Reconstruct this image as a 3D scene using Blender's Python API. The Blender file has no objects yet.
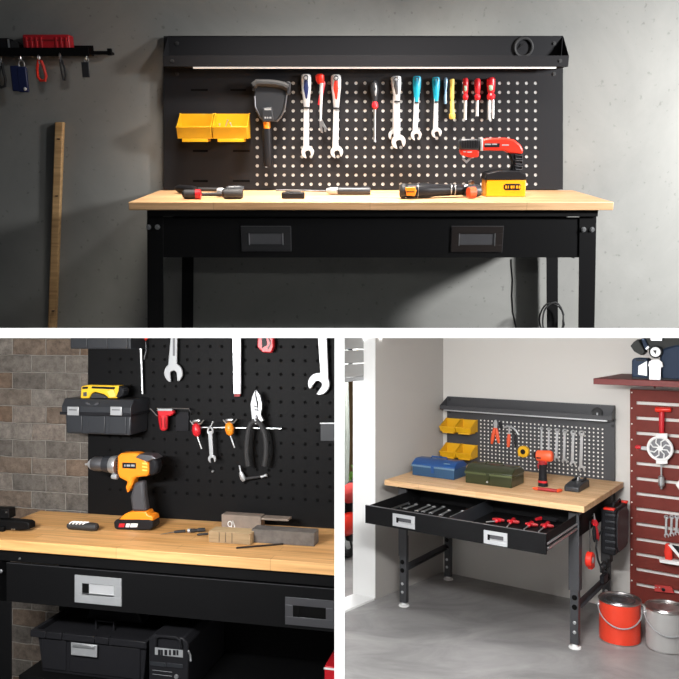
import bpy, bmesh, math, random
from mathutils import Vector, Matrix
random.seed(7)
F, CX, CY, CAMZ = 740.0, 339.5, 333.0, 1.6326
PI = math.pi
scene = bpy.context.scene
col = scene.collection
V = Vector
ZF, TH = 0.80, 0.0054          # front edge of the white shelving that holds the three bays, half its thickness
def lin(h):
    h = h.lstrip('#'); c = [int(h[i:i+2], 16)/255 for i in (0, 2, 4)]
    return tuple(x/12.92 if x <= .04045 else ((x+.055)/1.055)**2.4 for x in c) + (1,)
# ------------------------------------------------------------------ materials
def mat(name, color, rough=.5, metal=0, bump=0, bscale=60, var=0, vscale=8, coat=0):
    m = bpy.data.materials.new(name); m.use_nodes = True
    nt = m.node_tree; b = nt.nodes['Principled BSDF']
    c = lin(color) if isinstance(color, str) else tuple(color)+(1,)
    b.inputs['Base Color'].default_value = c
    b.inputs['Roughness'].default_value = rough; b.inputs['Metallic'].default_value = metal
    if coat: b.inputs['Coat Weight'].default_value = coat
    if max(c[:3]) < .02: b.inputs['Specular IOR Level'].default_value = .13
    tc = nt.nodes.new('ShaderNodeTexCoord')
    if var:
        n = nt.nodes.new('ShaderNodeTexNoise'); n.inputs['Scale'].default_value = vscale; n.inputs['Detail'].default_value = 8
        n.inputs['Roughness'].default_value = .62
        r = nt.nodes.new('ShaderNodeValToRGB')
        r.color_ramp.elements[0].position = .3; r.color_ramp.elements[1].position = .7
        r.color_ramp.elements[0].color = tuple(x*(1-var) for x in c[:3])+(1,)
        r.color_ramp.elements[1].color = tuple(min(1, x*(1+var)) for x in c[:3])+(1,)
        nt.links.new(tc.outputs['Object'], n.inputs['Vector']); nt.links.new(n.outputs['Fac'], r.inputs['Fac'])
        nt.links.new(r.outputs['Color'], b.inputs['Base Color'])
    if bump:
        n2 = nt.nodes.new('ShaderNodeTexNoise'); n2.inputs['Scale'].default_value = bscale; n2.inputs['Detail'].default_value = 6
        bp = nt.nodes.new('ShaderNodeBump'); bp.inputs['Strength'].default_value = bump; bp.inputs['Distance'].default_value = .002
        nt.links.new(tc.outputs['Object'], n2.inputs['Vector']); nt.links.new(n2.outputs['Fac'], bp.inputs['Height'])
        nt.links.new(bp.outputs['Normal'], b.inputs['Normal'])
    return m
def wood(name, a, b_, gscale=1.0, plank=(.45, .045), rough=.5):
    m = bpy.data.materials.new(name); m.use_nodes = True; nt = m.node_tree; bs = nt.nodes['Principled BSDF']
    tc = nt.nodes.new('ShaderNodeTexCoord')
    br = nt.nodes.new('ShaderNodeTexBrick'); br.offset = .37; br.inputs['Scale'].default_value = 1
    br.inputs['Brick Width'].default_value = plank[0]; br.inputs['Row Height'].default_value = plank[1]
    br.inputs['Mortar Size'].default_value = .0006; br.inputs['Bias'].default_value = 0
    ca, cb = lin(a), lin(b_)
    br.inputs['Color1'].default_value = ca; br.inputs['Color2'].default_value = cb
    br.inputs['Mortar'].default_value = tuple(x*.6 for x in cb[:3])+(1,)
    mp = nt.nodes.new('ShaderNodeMapping'); mp.inputs['Scale'].default_value = (3*gscale, 60*gscale, 60*gscale)
    n = nt.nodes.new('ShaderNodeTexNoise'); n.inputs['Scale'].default_value = 1.5; n.inputs['Detail'].default_value = 6; n.inputs['Distortion'].default_value = .6
    r = nt.nodes.new('ShaderNodeValToRGB'); r.color_ramp.elements[0].color = (.74, .68, .6, 1); r.color_ramp.elements[1].color = (1.08, 1.06, 1.03, 1)
    r.color_ramp.elements[0].position = .3; r.color_ramp.elements[1].position = .65
    mx = nt.nodes.new('ShaderNodeMix'); mx.data_type = 'RGBA'; mx.blend_type = 'MULTIPLY'; mx.inputs[0].default_value = 1
    L = nt.links.new
    L(tc.outputs['Object'], br.inputs['Vector']); L(tc.outputs['Object'], mp.inputs['Vector']); L(mp.outputs['Vector'], n.inputs['Vector'])
    L(n.outputs['Fac'], r.inputs['Fac']); L(br.outputs['Color'], mx.inputs[6]); L(r.outputs['Color'], mx.inputs[7]); L(mx.outputs[2], bs.inputs['Base Color'])
    bs.inputs['Roughness'].default_value = rough
    return m
def concrete(name, a, b_, rough=.8, scale=2.5, bump=.35, stretch=(1, 1, 1), pits=True):
    m = bpy.data.materials.new(name); m.use_nodes = True; nt = m.node_tree; bs = nt.nodes['Principled BSDF']; L = nt.links.new
    tc = nt.nodes.new('ShaderNodeTexCoord'); mp = nt.nodes.new('ShaderNodeMapping'); mp.inputs['Scale'].default_value = stretch
    L(tc.outputs['Object'], mp.inputs['Vector'])
    n = nt.nodes.new('ShaderNodeTexNoise'); n.inputs['Scale'].default_value = scale; n.inputs['Detail'].default_value = 12; n.inputs['Roughness'].default_value = .65
    n.inputs['Distortion'].default_value = .8
    r = nt.nodes.new('ShaderNodeValToRGB'); r.color_ramp.elements[0].position = .33; r.color_ramp.elements[1].position = .68
    r.color_ramp.elements[0].color = lin(a); r.color_ramp.elements[1].color = lin(b_)
    L(mp.outputs['Vector'], n.inputs['Vector']); L(n.outputs['Fac'], r.inputs['Fac'])
    out = r.outputs['Color']
    if pits:
        v = nt.nodes.new('ShaderNodeTexNoise'); v.inputs['Scale'].default_value = scale*34; v.inputs['Detail'].default_value = 3
        r2 = nt.nodes.new('ShaderNodeValToRGB'); r2.color_ramp.elements[0].position = .27; r2.color_ramp.elements[1].position = .34
        r2.color_ramp.elements[0].color = (.74, .74, .74, 1); r2.color_ramp.elements[1].color = (1, 1, 1, 1)
        mx = nt.nodes.new('ShaderNodeMix'); mx.data_type = 'RGBA'; mx.blend_type = 'MULTIPLY'; mx.inputs[0].default_value = 1
        L(mp.outputs['Vector'], v.inputs['Vector']); L(v.outputs['Fac'], r2.inputs['Fac']); L(out, mx.inputs[6]); L(r2.outputs['Color'], mx.inputs[7]); out = mx.outputs[2]
    L(out, bs.inputs['Base Color'])
    bp = nt.nodes.new('ShaderNodeBump'); bp.inputs['Strength'].default_value = bump; bp.inputs['Distance'].default_value = .004
    L(n.outputs['Fac'], bp.inputs['Height']); L(bp.outputs['Normal'], bs.inputs['Normal'])
    bs.inputs['Roughness'].default_value = rough
    return m
def brickmat(name):
    m = bpy.data.materials.new(name); m.use_nodes = True; nt = m.node_tree; bs = nt.nodes['Principled BSDF']; L = nt.links.new
    tc = nt.nodes.new('ShaderNodeTexCoord')
    sp = nt.nodes.new('ShaderNodeSeparateXYZ'); cb = nt.nodes.new('ShaderNodeCombineXYZ')
    L(tc.outputs['Object'], sp.inputs[0]); L(sp.outputs['X'], cb.inputs['X']); L(sp.outputs['Z'], cb.inputs['Y'])
    nd = nt.nodes.new('ShaderNodeTexNoise'); nd.inputs['Scale'].default_value = 18; nd.inputs['Detail'].default_value = 4
    L(cb.outputs[0], nd.inputs['Vector'])
    va = nt.nodes.new('ShaderNodeVectorMath'); va.operation = 'MULTIPLY_ADD'; va.inputs[1].default_value = (.008, .008, 0); L(nd.outputs['Color'], va.inputs[0]); L(cb.outputs[0], va.inputs[2])
    br = nt.nodes.new('ShaderNodeTexBrick'); br.offset = .42; br.inputs['Scale'].default_value = 1
    br.inputs['Brick Width'].default_value = .122; br.inputs['Row Height'].default_value = .0545; br.inputs['Mortar Size'].default_value = .0022
    br.inputs['Mortar Smooth'].default_value = .6
    br.inputs['Color1'].default_value = (0, 0, 0, 1); br.inputs['Color2'].default_value = (1, 1, 1, 1); br.inputs['Mortar'].default_value = (.5, .5, .5, 1)
    L(va.outputs[0], br.inputs['Vector'])
    r = nt.nodes.new('ShaderNodeValToRGB'); cr = r.color_ramp
    cr.elements[0].position = 0; cr.elements[0].color = lin('#605a54'); cr.elements[1].position = 1; cr.elements[1].color = lin('#80746a')
    e = cr.elements.new(.35); e.color = lin('#706a63'); e = cr.elements.new(.6); e.color = lin('#6c5847'); e = cr.elements.new(.8); e.color = lin('#7a746d')
    L(br.outputs['Color'], r.inputs['Fac'])
    n = nt.nodes.new('ShaderNodeTexNoise'); n.inputs['Scale'].default_value = 42; n.inputs['Detail'].default_value = 14; n.inputs['Roughness'].default_value = .8
    L(tc.outputs['Object'], n.inputs['Vector'])
    r2 = nt.nodes.new('ShaderNodeValToRGB'); r2.color_ramp.elements[0].position = .36; r2.color_ramp.elements[1].position = .64
    r2.color_ramp.elements[0].color = (.5, .48, .46, 1); r2.color_ramp.elements[1].color = (1.4, 1.4, 1.4, 1)
    L(n.outputs['Fac'], r2.inputs['Fac'])
    mx = nt.nodes.new('ShaderNodeMix'); mx.data_type = 'RGBA'; mx.blend_type = 'MULTIPLY'; mx.inputs[0].default_value = 1
    L(r.outputs['Color'], mx.inputs[6]); L(r2.outputs['Color'], mx.inputs[7])
    mm = nt.nodes.new('ShaderNodeMix'); mm.data_type = 'RGBA'; mm.inputs[7].default_value = lin('#9c968e')
    L(br.outputs['Fac'], mm.inputs[0]); L(mx.outputs[2], mm.inputs[6]); L(mm.outputs[2], bs.inputs['Base Color'])
    ma = nt.nodes.new('ShaderNodeMath'); ma.operation = 'MULTIPLY_ADD'; ma.inputs[1].default_value = -.8
    L(br.outputs['Fac'], ma.inputs[0]); L(n.outputs['Fac'], ma.inputs[2])
    bp = nt.nodes.new('ShaderNodeBump'); bp.inputs['Strength'].default_value = 1; bp.inputs['Distance'].default_value = .009
    L(ma.outputs[0], bp.inputs['Height']); L(bp.outputs['Normal'], bs.inputs['Normal']); bs.inputs['Roughness'].default_value = .9
    return m
M = dict(
    dfloor=mat('bounce_cover_dark', (.03, .03, .03), .7),
    blk=mat('black_powder_coat', (.0042, .0042, .0046), .55, bump=.08, bscale=900),
    blk1=mat('black_board_coat', (.017, .017, .019), .55, bump=.1, bscale=900),
    gry3=mat('charcoal_powder_coat', (.042, .043, .047), .5, bump=.08, bscale=800),
    plas=mat('black_plastic', (.014, .014, .016), .38, bump=.12, bscale=500),
    dplas=mat('dark_grey_plastic', (.021, .023, .027), .42, bump=.15, bscale=300),
    rub=mat('black_rubber', (.02, .02, .021), .65),
    grub=mat('grey_rubber', (.045, .045, .05), .65),
    steel=mat('brushed_steel', (.60, .61, .62), .34, 1, bump=.05, bscale=200),
    zinc=mat('satin_zinc', (.55, .56, .57), .36, .8),
    dsteel=mat('dark_steel', (.16, .16, .17), .4, .8),
    dbrn=mat('smoked_metal', (.035, .028, .026), .38, .6),
    slv=mat('silver_plate', (.44, .45, .46), .4, .45),
    white=mat('white_paint', (.86, .86, .85), .5),
    frame=mat('white_laminate', (.93, .93, .93), .6),
    yel=mat('yellow_plastic', '#dfa91a', .38, var=.04), yeld=mat('yellow_nailer', '#e2b62a', .4),
    ylw=mat('pale_yellow', '#e6c860', .45),
    red=mat('red_plastic', '#c4202a', .35), redb=mat('bright_red', '#e0301f', .35), rdk=mat('dark_red', '#8e1518', .5, var=.1, vscale=40),
    org=mat('orange_plastic', '#f08a1c', .4), orr=mat('red_orange', '#e2552c', .45), yor=mat('amber_plastic', '#f7a30a', .38),
    blu=mat('blue_handle', '#2a6fc0', .35), cyn=mat('cyan_handle', '#1899b8', .35), nvy=mat('navy', '#1a2550', .4), lblu=mat('grey_blue', '#7592a8', .35, .5),
    tbl=mat('blue_enamel', '#124682', .3, coat=.2), tgr=mat('olive_enamel', '#262c13', .34, coat=.2), tgl=mat('dull_olive', '#4a5232', .4),
    tbl2=mat('sheen_blue_enamel', '#274a6b', .3),  # greyer than the lid: reflection on the front put into the colour
    lgrn=mat('pale_green_insert', '#8fae98', .4),
    wt1=wood('butcher_block_top', '#dfb68a', '#d2a679', 1, (.5, .05)),
    wt2=wood('warm_butcher_block', '#e6b57a', '#d6a163', 1, (.42, .04)),
    wt3=wood('pale_butcher_block', '#e3c096', '#d5ac80', 1, (.36, .045)),
    stick=wood('pale_pine', '#cfaa7a', '#c69f6e', 1, (3, .5), .65),
    wblk=wood('raw_wood_block', '#c9b08a', '#bca27c', 1.5, (1, .2), .7), gblk=mat('weathered_grey_wood', '#625c57', .85, var=.25, vscale=45, bump=.5, bscale=120),
    tblk=mat('taupe_wood', '#84766a', .8, var=.15, vscale=30),
    conc1=concrete('rough_concrete', '#7e7e7b', '#8e8e8a', .9, 1.6, .25),
    conc3=concrete('polished_concrete_floor', '#7b7a79', '#a09e9d', .4, 2.2, .12, (1, 1.9, 1), False),
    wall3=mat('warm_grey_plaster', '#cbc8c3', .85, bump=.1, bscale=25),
    wall3l=mat('shaded_side_plaster', '#a8a49f', .85, bump=.1, bscale=25),  # darker copy of the back wall plaster, grazing shade put into the colour
    brick=brickmat('old_brick'),
    chr1=mat('polished_chrome', (.82, .83, .84), .3, .55), shut=mat('grey_shutter_paint', '#9a9a98', .6), dpull=mat('dark_pull', (.03, .03, .032), .45, .5), hole1=mat('lit_wall_grey', (.42, .42, .41), .8), hole=mat('lit_wall_pale', (.80, .78, .74), .8), dhole=mat('recess_shade', (.002, .002, .002), .9),  # hole colours stand for the lit wall or the shade inside openings
    mar=mat('maroon_painted_steel', '#6b2014', .7, var=.12, vscale=20), mar2=mat('maroon_shelf', '#5e1813', .62, var=.1, vscale=14),
    canr=mat('red_can_paint', '#e04028', .35), cang=mat('grey_can_paint', '#a09e9c', .4), tin=mat('tin_lid', (.55, .53, .52), .28, 1),
    appl=mat('blue_machine_enamel', '#12253c', .75), appd=mat('dark_machine_grey', '#2c2d2b', .8),
    leaf=mat('leaf_green', '#6f9a3a', .6, var=.3, vscale=30), ochre=mat('ochre_render', '#8a6d45', .8, var=.1), pave=mat('outdoor_paving', '#8b8d8c', .9, var=.1),
    cloth=mat('pale_curtain', '#b9bfb6', .9), skinr=mat('red_fabric', '#b83a36', .8),
)
def emis(name, c, s):
    m = bpy.data.materials.new(name); m.use_nodes = True; b = m.node_tree.nodes['Principled BSDF']
    b.inputs['Emission Color'].default_value = lin(c); b.inputs['Emission Strength'].default_value = s; return m
M['led'] = emis('led_strip', '#fff4e8', .5)
# ------------------------------------------------------------------ rooms
class Room:
    def __init__(s, pitch, yaw, t):
        s.R = Matrix.Rotation(pitch, 3, 'X') @ Matrix.Rotation(yaw, 3, 'Z')
        s.t = V(t); s.M = Matrix.Translation(s.t + V((0, 0, CAMZ))) @ s.R.to_4x4()
    def hit(s, px, py, ax, val):
        o = s.R.transposed() @ (-s.t); d = s.R.transposed() @ V(((px-CX)/F, 1, (CY-py)/F))
        return o + d*((val-o[ax])/d[ax])
    def P(s, px, py, y): return s.hit(px, py, 1, y)         # point on the upright plane at depth y
    def T(s, px, py, z=0): return s.hit(px, py, 2, z)       # point on a level surface
    def sc(s, p): q = s.R @ p + s.t; return q.y/F           # metres per pixel at a point
    def O(s, pts, y): return [(q.x, q.z) for q in (s.P(a, b, y) for a, b in pts)]
R1 = Room(.2771, .0, (-.6726, 2.3558, .41695))
R2 = Room(0, -.2288, (-1.0131, 2.0222, -.5585))
R3 = Room(0, -.6153, (.2677, 4.4131, -.8751))
RW = Room(0, 0, (0, 0, 0))
# ------------------------------------------------------------------ mesh builder
class MB:
    def __init__(s): s.bm = bmesh.new(); s.mi = 0
    def _f(s, vs):
        try: f = s.bm.faces.new(vs); f.material_index = s.mi; return f
        except ValueError: return None
    def hexa(s, c8):
        v = [s.bm.verts.new(c) for c in c8]
        for i in ((0, 3, 2, 1), (4, 5, 6, 7), (0, 1, 5, 4), (1, 2, 6, 5), (2, 3, 7, 6), (3, 0, 4, 7)): s._f([v[k] for k in i])
        return s
    def box(s, a, b):
        (x0, y0, z0), (x1, y1, z1) = [min(p, q) for p, q in zip(a, b)], [max(p, q) for p, q in zip(a, b)]
        return s.hexa([(x0, y0, z0), (x1, y0, z0), (x1, y1, z0), (x0, y1, z0), (x0, y0, z1), (x1, y0, z1), (x1, y1, z1), (x0, y1, z1)])
    def prism(s, pts, a, b, axis='y', shrink=0):
        def mk(p, h, k):
            q = (p[0], p[1])
            return {'y': (q[0], h, q[1]), 'x': (h, q[0], q[1]), 'z': (q[0], q[1], h)}[axis]
        A = [s.bm.verts.new(mk(p, a, 0)) for p in pts]; B = [s.bm.verts.new(mk(p, b, 0)) for p in pts]
        n = len(pts); f1 = s._f(A); f2 = s._f(B[::-1])
        for i in range(n): s._f([A[(i+1) % n], A[i], B[i], B[(i+1) % n]])
        return s
    def spindle(s, p0, p1, prof, n=14, flat=1.0, fdir=V((0, 1, 0))):
        p0, p1 = V(p0), V(p1); d = (p1-p0); w = d.normalized()
        f = (fdir - w*fdir.dot(w))
        if f.length < 1e-4: f = V((1, 0, 0)) - w*w.x
        f.normalize(); u = w.cross(f)
        rings = []
        for t, r in prof:
            c = p0 + d*t
            rings.append([s.bm.verts.new(c + u*(r*math.cos(2*PI*k/n)) + f*(r*flat*math.sin(2*PI*k/n))) for k in range(n)])
        for a, b in zip(rings, rings[1:]):
            for k in range(n): s._f([a[k], a[(k+1) % n], b[(k+1) % n], b[k]])
        s._f(rings[0][::-1]); s._f(rings[-1])
        return s
    def cyl(s, p0, p1, r, r2=None, n=16): return s.spindle(p0, p1, [(0, r), (1, r if r2 is None else r2)], n)
    def tube(s, pts, r, n=8, closed=False):
        pts = [V(p) for p in pts]; m = len(pts); rings = []; prev = None
        for i, p in enumerate(pts):
            a = pts[(i-1) % m] if (closed or i) else pts[0]; b = pts[(i+1) % m] if (closed or i < m-1) else pts[-1]
            w = (b-a).normalized()
            if prev is None: u = w.orthogonal().normalized()
            else: u = (prev - w*prev.dot(w)).normalized()
            prev = u; v = w.cross(u)
            rings.append([s.bm.verts.new(p + (u*math.cos(2*PI*k/n)+v*math.sin(2*PI*k/n))*r) for k in range(n)])
        for i in range(m if closed else m-1):
            a, b = rings[i], rings[(i+1) % m]
            for k in range(n): s._f([a[k], a[(k+1) % n], b[(k+1) % n], b[k]])
        if not closed: s._f(rings[0][::-1]); s._f(rings[-1])
        return s
    def ring(s, c, R, r, axis='y', n=24, m=8, sx=1, sz=1):
        c = V(c); pts = []
        for k in range(n):
            a = 2*PI*k/n; q = (math.cos(a)*R*sx, math.sin(a)*R*sz)
            pts.append(c + {'y': V((q[0], 0, q[1])), 'z': V((q[0], q[1], 0)), 'x': V((0, q[0], q[1]))}[axis])
        return s.tube(pts, r, m, True)
    def ball(s, c, rx, ry=None, rz=None, n=14):
        ry = ry or rx; rz = rz or rx; c = V(c)
        k0 = len(s.bm.verts); r = bmesh.ops.create_uvsphere(s.bm, u_segments=n, v_segments=max(6, n//2), radius=1)
        for v in r['verts']: v.co = V((v.co.x*rx, v.co.y*ry, v.co.z*rz)) + c
        for f in {f for v in r['verts'] for f in v.link_faces}: f.material_index = s.mi
        return s
    def m(s, i): s.mi = i; return s
    def build(s, name, mats, parent=None, room=None, bevel=.0, clip=None, org=None, seg=2, base=None):
        """make ONE mesh object; geometry is given in room coordinates, the origin is moved to the anchor"""
        room = room or (parent.get('_room') and ROOMS[parent['_room']]) or RW
        anc = V(parent['_org']) if parent is not None else V(org or (0, 0, 0))
        if clip:
            for (co, no) in clip:   # keep the side the normal points away from, in world space
                Mi = room.M.inverted(); c = Mi @ V(co); nn = (room.R.transposed() @ V(no))
                bmesh.ops.recalc_face_normals(s.bm, faces=s.bm.faces[:])
                r = bmesh.ops.bisect_plane(s.bm, geom=s.bm.verts[:]+s.bm.edges[:]+s.bm.faces[:], plane_co=c, plane_no=nn, clear_outer=True, dist=1e-6)
                ed = [e for e in r['geom_cut'] if isinstance(e, bmesh.types.BMEdge)]
                if ed: bmesh.ops.holes_fill(s.bm, edges=ed, sides=0)
        bmesh.ops.recalc_face_normals(s.bm, faces=s.bm.faces[:])
        for v in s.bm.verts: v.co -= anc
        me = bpy.data.meshes.new(name); s.bm.to_mesh(me); s.bm.free()
        for m_ in (mats if isinstance(mats, (list, tuple)) else [mats]): me.materials.append(M[m_])
        me.shade_smooth(); me.set_sharp_from_angle(angle=math.radians(35))
        o = bpy.data.objects.new(name, me); col.objects.link(o)
        if parent is not None: o.parent = parent; o['_room'] = parent['_room']; o['_org'] = parent['_org']
        else: o.matrix_world = room.M @ Matrix.Translation(anc); o['_room'] = room.key; o['_org'] = anc
        if bevel:
            b = o.modifiers.new('bevel', 'BEVEL'); b.width = bevel; b.segments = seg; b.limit_method = 'ANGLE'; b.angle_limit = math.radians(40); b.harden_normals = False
        return o
R1.key, R2.key, R3.key, RW.key = 'a', 'b', 'c', 'w'
ROOMS = {'a': R1, 'b': R2, 'c': R3, 'w': RW}
def tag(o, label, cat, group=None):
    o['label'] = label; o['category'] = cat
    if group: o['group'] = group
    return o
def thing(name, label, cat, room, org, group=None):
    o = bpy.data.objects.new(name, None); col.objects.link(o); o.empty_display_size = .02
    o.matrix_world = room.M @ Matrix.Translation(V(org)); o['_room'] = room.key; o['_org'] = V(org)
    return tag(o, label, cat, group)
def struct(o): o['kind'] = 'structure'; return o
def dup(o, delta=None, room=None, label=None, rotz=0):
    def cp(x, par):
        c = x.copy(); col.objects.link(c)
        if par is not None: c.parent = par
        for ch in list(x.children): cp(ch, c)
        return c
    c = cp(o, None)
    if delta is not None: c.matrix_world = room.M @ Matrix.Translation(V(o['_org'])+V(delta)) @ Matrix.Rotation(rotz, 4, 'Z')
    if label: c['label'] = label
    return c
CEIL = ((0, 0, CAMZ-TH), (0, 0, 1)); FLR1 = ((0, 0, CAMZ+TH+.0009), (0, 0, -1))
DIVL = ((-TH, 0, 0), (1, 0, 0)); DIVR = ((TH, 0, 0), (-1, 0, 0))
def pegboard(mb, box, hx, hz, rad, y, th, f=None):
    """thin sheet with real holes; box = x0,x1,z0,z1; hx = x0,x1,n"""
    f = f or (lambda x, z: (x, z))
    def v(x, z, yy=y): q = f(x, z); return mb.bm.verts.new((q[0], yy, q[1]))
    def quad(x0, x1, z0, z1): mb._f([v(x0, z0), v(x1, z0), v(x1, z1), v(x0, z1)])
    dx = (hx[1]-hx[0])/(hx[2]-1); dz = (hz[1]-hz[0])/(hz[2]-1)
    a0, a1 = hx[0]-dx/2, hx[1]+dx/2; b0, b1 = hz[0]-dz/2, hz[1]+dz/2
    X0, X1, Z0, Z1 = box
    quad(X0, X1, Z0, b0); quad(X0, X1, b1, Z1); quad(X0, a0, b0, b1); quad(a1, X1, b0, b1)
    for i in range(hx[2]):
        for j in range(hz[2]):
            cx, cz = hx[0]+dx*i, hz[0]+dz*j
            inn = [v(cx+rad*math.cos(PI/8+PI/4*k), cz+rad*math.sin(PI/8+PI/4*k)) for k in range(8)]
            bk = []
            for k in range(8):
                q = f(cx+rad*math.cos(PI/8+PI/4*k), cz+rad*math.sin(PI/8+PI/4*k)); bk.append(mb.bm.verts.new((q[0], y+th, q[1])))
            sx, sz = [1, 1, -1, -1], [1, -1, -1, 1]
            C = {}
            for nme, (ux, uz) in dict(ne=(1, 1), nw=(-1, 1), sw=(-1, -1), se=(1, -1)).items(): C[nme] = v(cx+ux*dx/2, cz+uz*dz/2)
            # k=0 at 22.5deg (E upper), 1 67.5 (N right), 2 (N left), 3 (W upper), 4 (W lower), 5 (S left), 6 (S right), 7 (E lower)
            mb._f([C['ne'], inn[1], inn[0]]) ; mb._f([C['ne'], C['nw'], inn[2], inn[1]]); mb._f([C['nw'], inn[3], inn[2]])
            mb._f([C['nw'], C['sw'], inn[4], inn[3]]); mb._f([C['sw'], inn[5], inn[4]]); mb._f([C['sw'], C['se'], inn[6], inn[5]])
            mb._f([C['se'], inn[7], inn[6]]); mb._f([C['se'], C['ne'], inn[0], inn[7]])
            for k in range(8): mb._f([inn[k], inn[(k+1) % 8], bk[(k+1) % 8], bk[k]])
    return mb
def jaw(L, sw, hw, tilt=.25, gap=.42, n=7):
    """outline of an open ended spanner hanging from 0 down to -L (x, z)"""
    c = (0, -L+hw*.5); R = hw*.5
    head = []
    for k in range(n+1):
        a = math.radians(62) - math.radians(62+58)*k/n
        head.append((R*math.cos(a), R*math.sin(a)))
    g = hw*gap*.5
    head += [(g, -R*.85), (g*1.0, R*.02), (g*.5, R*.22)]
    full = head + [(-x, z) for x, z in head[::-1]]
    ct, st = math.cos(tilt), math.sin(tilt)
    full = [(x*ct-z*st+c[0], x*st+z*ct+c[1]) for x, z in full]
    return [(sw/2, 0)] + full + [(-sw/2, 0)]
def place(pts, p0, p1):
    """outline made hanging along -z from 0: turn it so that it runs from p0 to p1 in the x,z plane"""
    a = math.atan2(p1[0]-p0[0], -(p1[1]-p0[1])); c, s_ = math.cos(a), math.sin(a)
    return [(p0[0]+x*c - z*s_, p0[1]+x*s_+z*c) for x, z in pts]
def dist(p, q): return (V(p)-V(q)).length
# ================================================================== the white shelving with three bays
struct(MB().box((-2.6, ZF, -TH), (2.6, 6.2, TH)).build('floor', 'frame', None, RW))                 # floor of the upper bay, roof of the lower ones
struct(MB().box((-TH, ZF, -CAMZ-.12), (TH, 5.6, -TH-.0002)).build('wall_divider', 'frame', None, RW))
struct(MB().box((-2.6, 1.0, TH+.0002), (2.6, 4.6, TH+.0008)).build('floor', 'dfloor', None, RW))  # unseen dark cover added so the white slab bounces no light upward
# ================================================================== UPPER BAY : dark concrete wall with the wide bench
D1, W1 = .429, 1.5467; YW1 = .455
w = MB().box((-1.6, YW1, -.9), (3.2, YW1+.06, 1.5)).build('wall_back', 'conc1', None, R1, clip=[FLR1]); struct(w)
def bolt(r, name, p, rad, parent, mats='steel', n=12, y1=.006):
    mb = MB(); p = V(p)
    mb.spindle(p, p+V((0, -y1, 0)), [(0, rad), (.35, rad), (.36, rad*.72), (1, rad*.6)], n)
    return mb.build(name, mats, parent)
b1 = thing('workbench', 'wide black workbench with light wood top and upright black pegboard against dark concrete wall', 'workbench', R1, R1.T(370, 201.7, 0))
MB().box((0, 0, -.026), (W1, D1, 0)).build('tabletop', 'wt1', b1, bevel=.0025)
e = MB()
e.box((.056, .016, -.048), (W1-.042, .04, -.0262)).box((.056, D1-.03, -.048), (W1-.042, D1-.012, -.0262))
e.box((.056, .04, -.048), (.075, D1-.03, -.0262)).box((W1-.061, .04, -.048), (W1-.042, D1-.03, -.0262)).build('apron', 'blk', b1, bevel=.001)
def zrow(r, py, y): return r.P(340, py, y).z
dz0, dz1 = zrow(R1, 257.5, .03), zrow(R1, 217.5, .03)
xa, xb = R1.P(160, 237, .03).x, R1.P(583, 237, .03).x
dr = MB().box((xa, .030, dz0), (xb, .040, dz1)).box((xa+.02, .04, dz0+.01), (xb-.02, D1-.03, dz0+.014)).box((xa+.02, .04, dz0+.01), (xa+.024, D1-.03, dz1-.012)).box((xb-.024, .04, dz0+.01), (xb-.02, D1-.03, dz1-.012)).box((xa+.02, D1-.034, dz0+.01), (xb-.02, D1-.03, dz1-.012)).build('drawer', 'blk', b1, bevel=.0012)
def pull(r, parent, x0, x1, z0, z1, y, mats, rim, inner='dbrn', lab=None):
    """recessed pull: raised plate with a slot-shaped cup"""
    mb = MB(); w_, h_ = x1-x0, z1-z0; a, b_, c_, d_ = x0+w_*rim[0], x1-w_*rim[0], z0+h_*rim[1], z1-h_*rim[1]
    t = .004
    mb.box((x0, y-t, z0), (x1, y, c_)).box((x0, y-t, d_), (x1, y, z1)).box((x0, y-t, c_), (a, y, d_)).box((b_, y-t, c_), (x1, y, d_))
    o = mb.build('drawer_pull', mats, parent, bevel=.0006)
    if lab: o['label'] = lab
    mb = MB(); mb.box((a, y-.0006, c_), (b_, y-.0001, d_))
    mb.prism([(c_, y-.0045), (c_+(d_-c_)*.3, y-.0015), (c_, y-.0008)], a, b_, 'x') if 0 else None
    return o
for (p, q) in (((241, 226.5), (291, 251)), ((452, 226.5), (502, 252))):
    a, c = R1.P(*p, .026), R1.P(*q, .026)
    o = pull(R1, dr, a.x, c.x, c.z, a.z, .0298, 'dpull' if p[0] < 300 else 'dbrn', (.15, .28))
    MB().box((a.x-.0013, .0288, c.z-.0013), (c.x+.0013, .0299, a.z+.0013)).build('plate_outline', 'dsteel', o)
    for xx in (a.x+.024, c.x-.027): MB().box((xx, .0255, c.z+.02), (xx+.003, .0296, a.z-.022)).build('pull_cup_edge', 'steel', o)
# legs : folded angle steel, they run down to the floor of the bay
def leg1(x0t, x1t, x0b, x1b, yt, yb, y0, back=False):
    mb = MB(); a, b_ = R1.P(x0t, yt, y0), R1.P(x1t, yt, y0); c, d = R1.P(x0b, yb, y0), R1.P(x1b, yb, y0)
    zt = -.0262 if not back else -.0262
    def ex(p, q, z): k = (z-p.z)/(q.z-p.z); return p.x+(q.x-p.x)*k
    zb = -.62
    X = [ex(a, c, zt), ex(b_, d, zt), ex(b_, d, zb), ex(a, c, zb)]
    t = .0035
    mb.hexa([(X[3], y0, zb), (X[2], y0, zb), (X[2], y0+t, zb), (X[3], y0+t, zb), (X[0], y0, zt), (X[1], y0, zt), (X[1], y0+t, zt), (X[0], y0+t, zt)])
    left = x0t < 340
    k0, k1 = (X[3], X[0]) if left else (X[2], X[1]); s_ = t if left else -t
    mb.hexa([(k0, y0+t, zb), (k0+s_, y0+t, zb), (k0+s_, y0+.045, zb), (k0, y0+.045, zb), (k1, y0+t, zt), (k1+s_, y0+t, zt), (k1+s_, y0+.045, zt), (k1, y0+.045, zt)])
    return mb.build('leg', 'blk', b1, bevel=.0007, clip=[FLR1])
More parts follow.
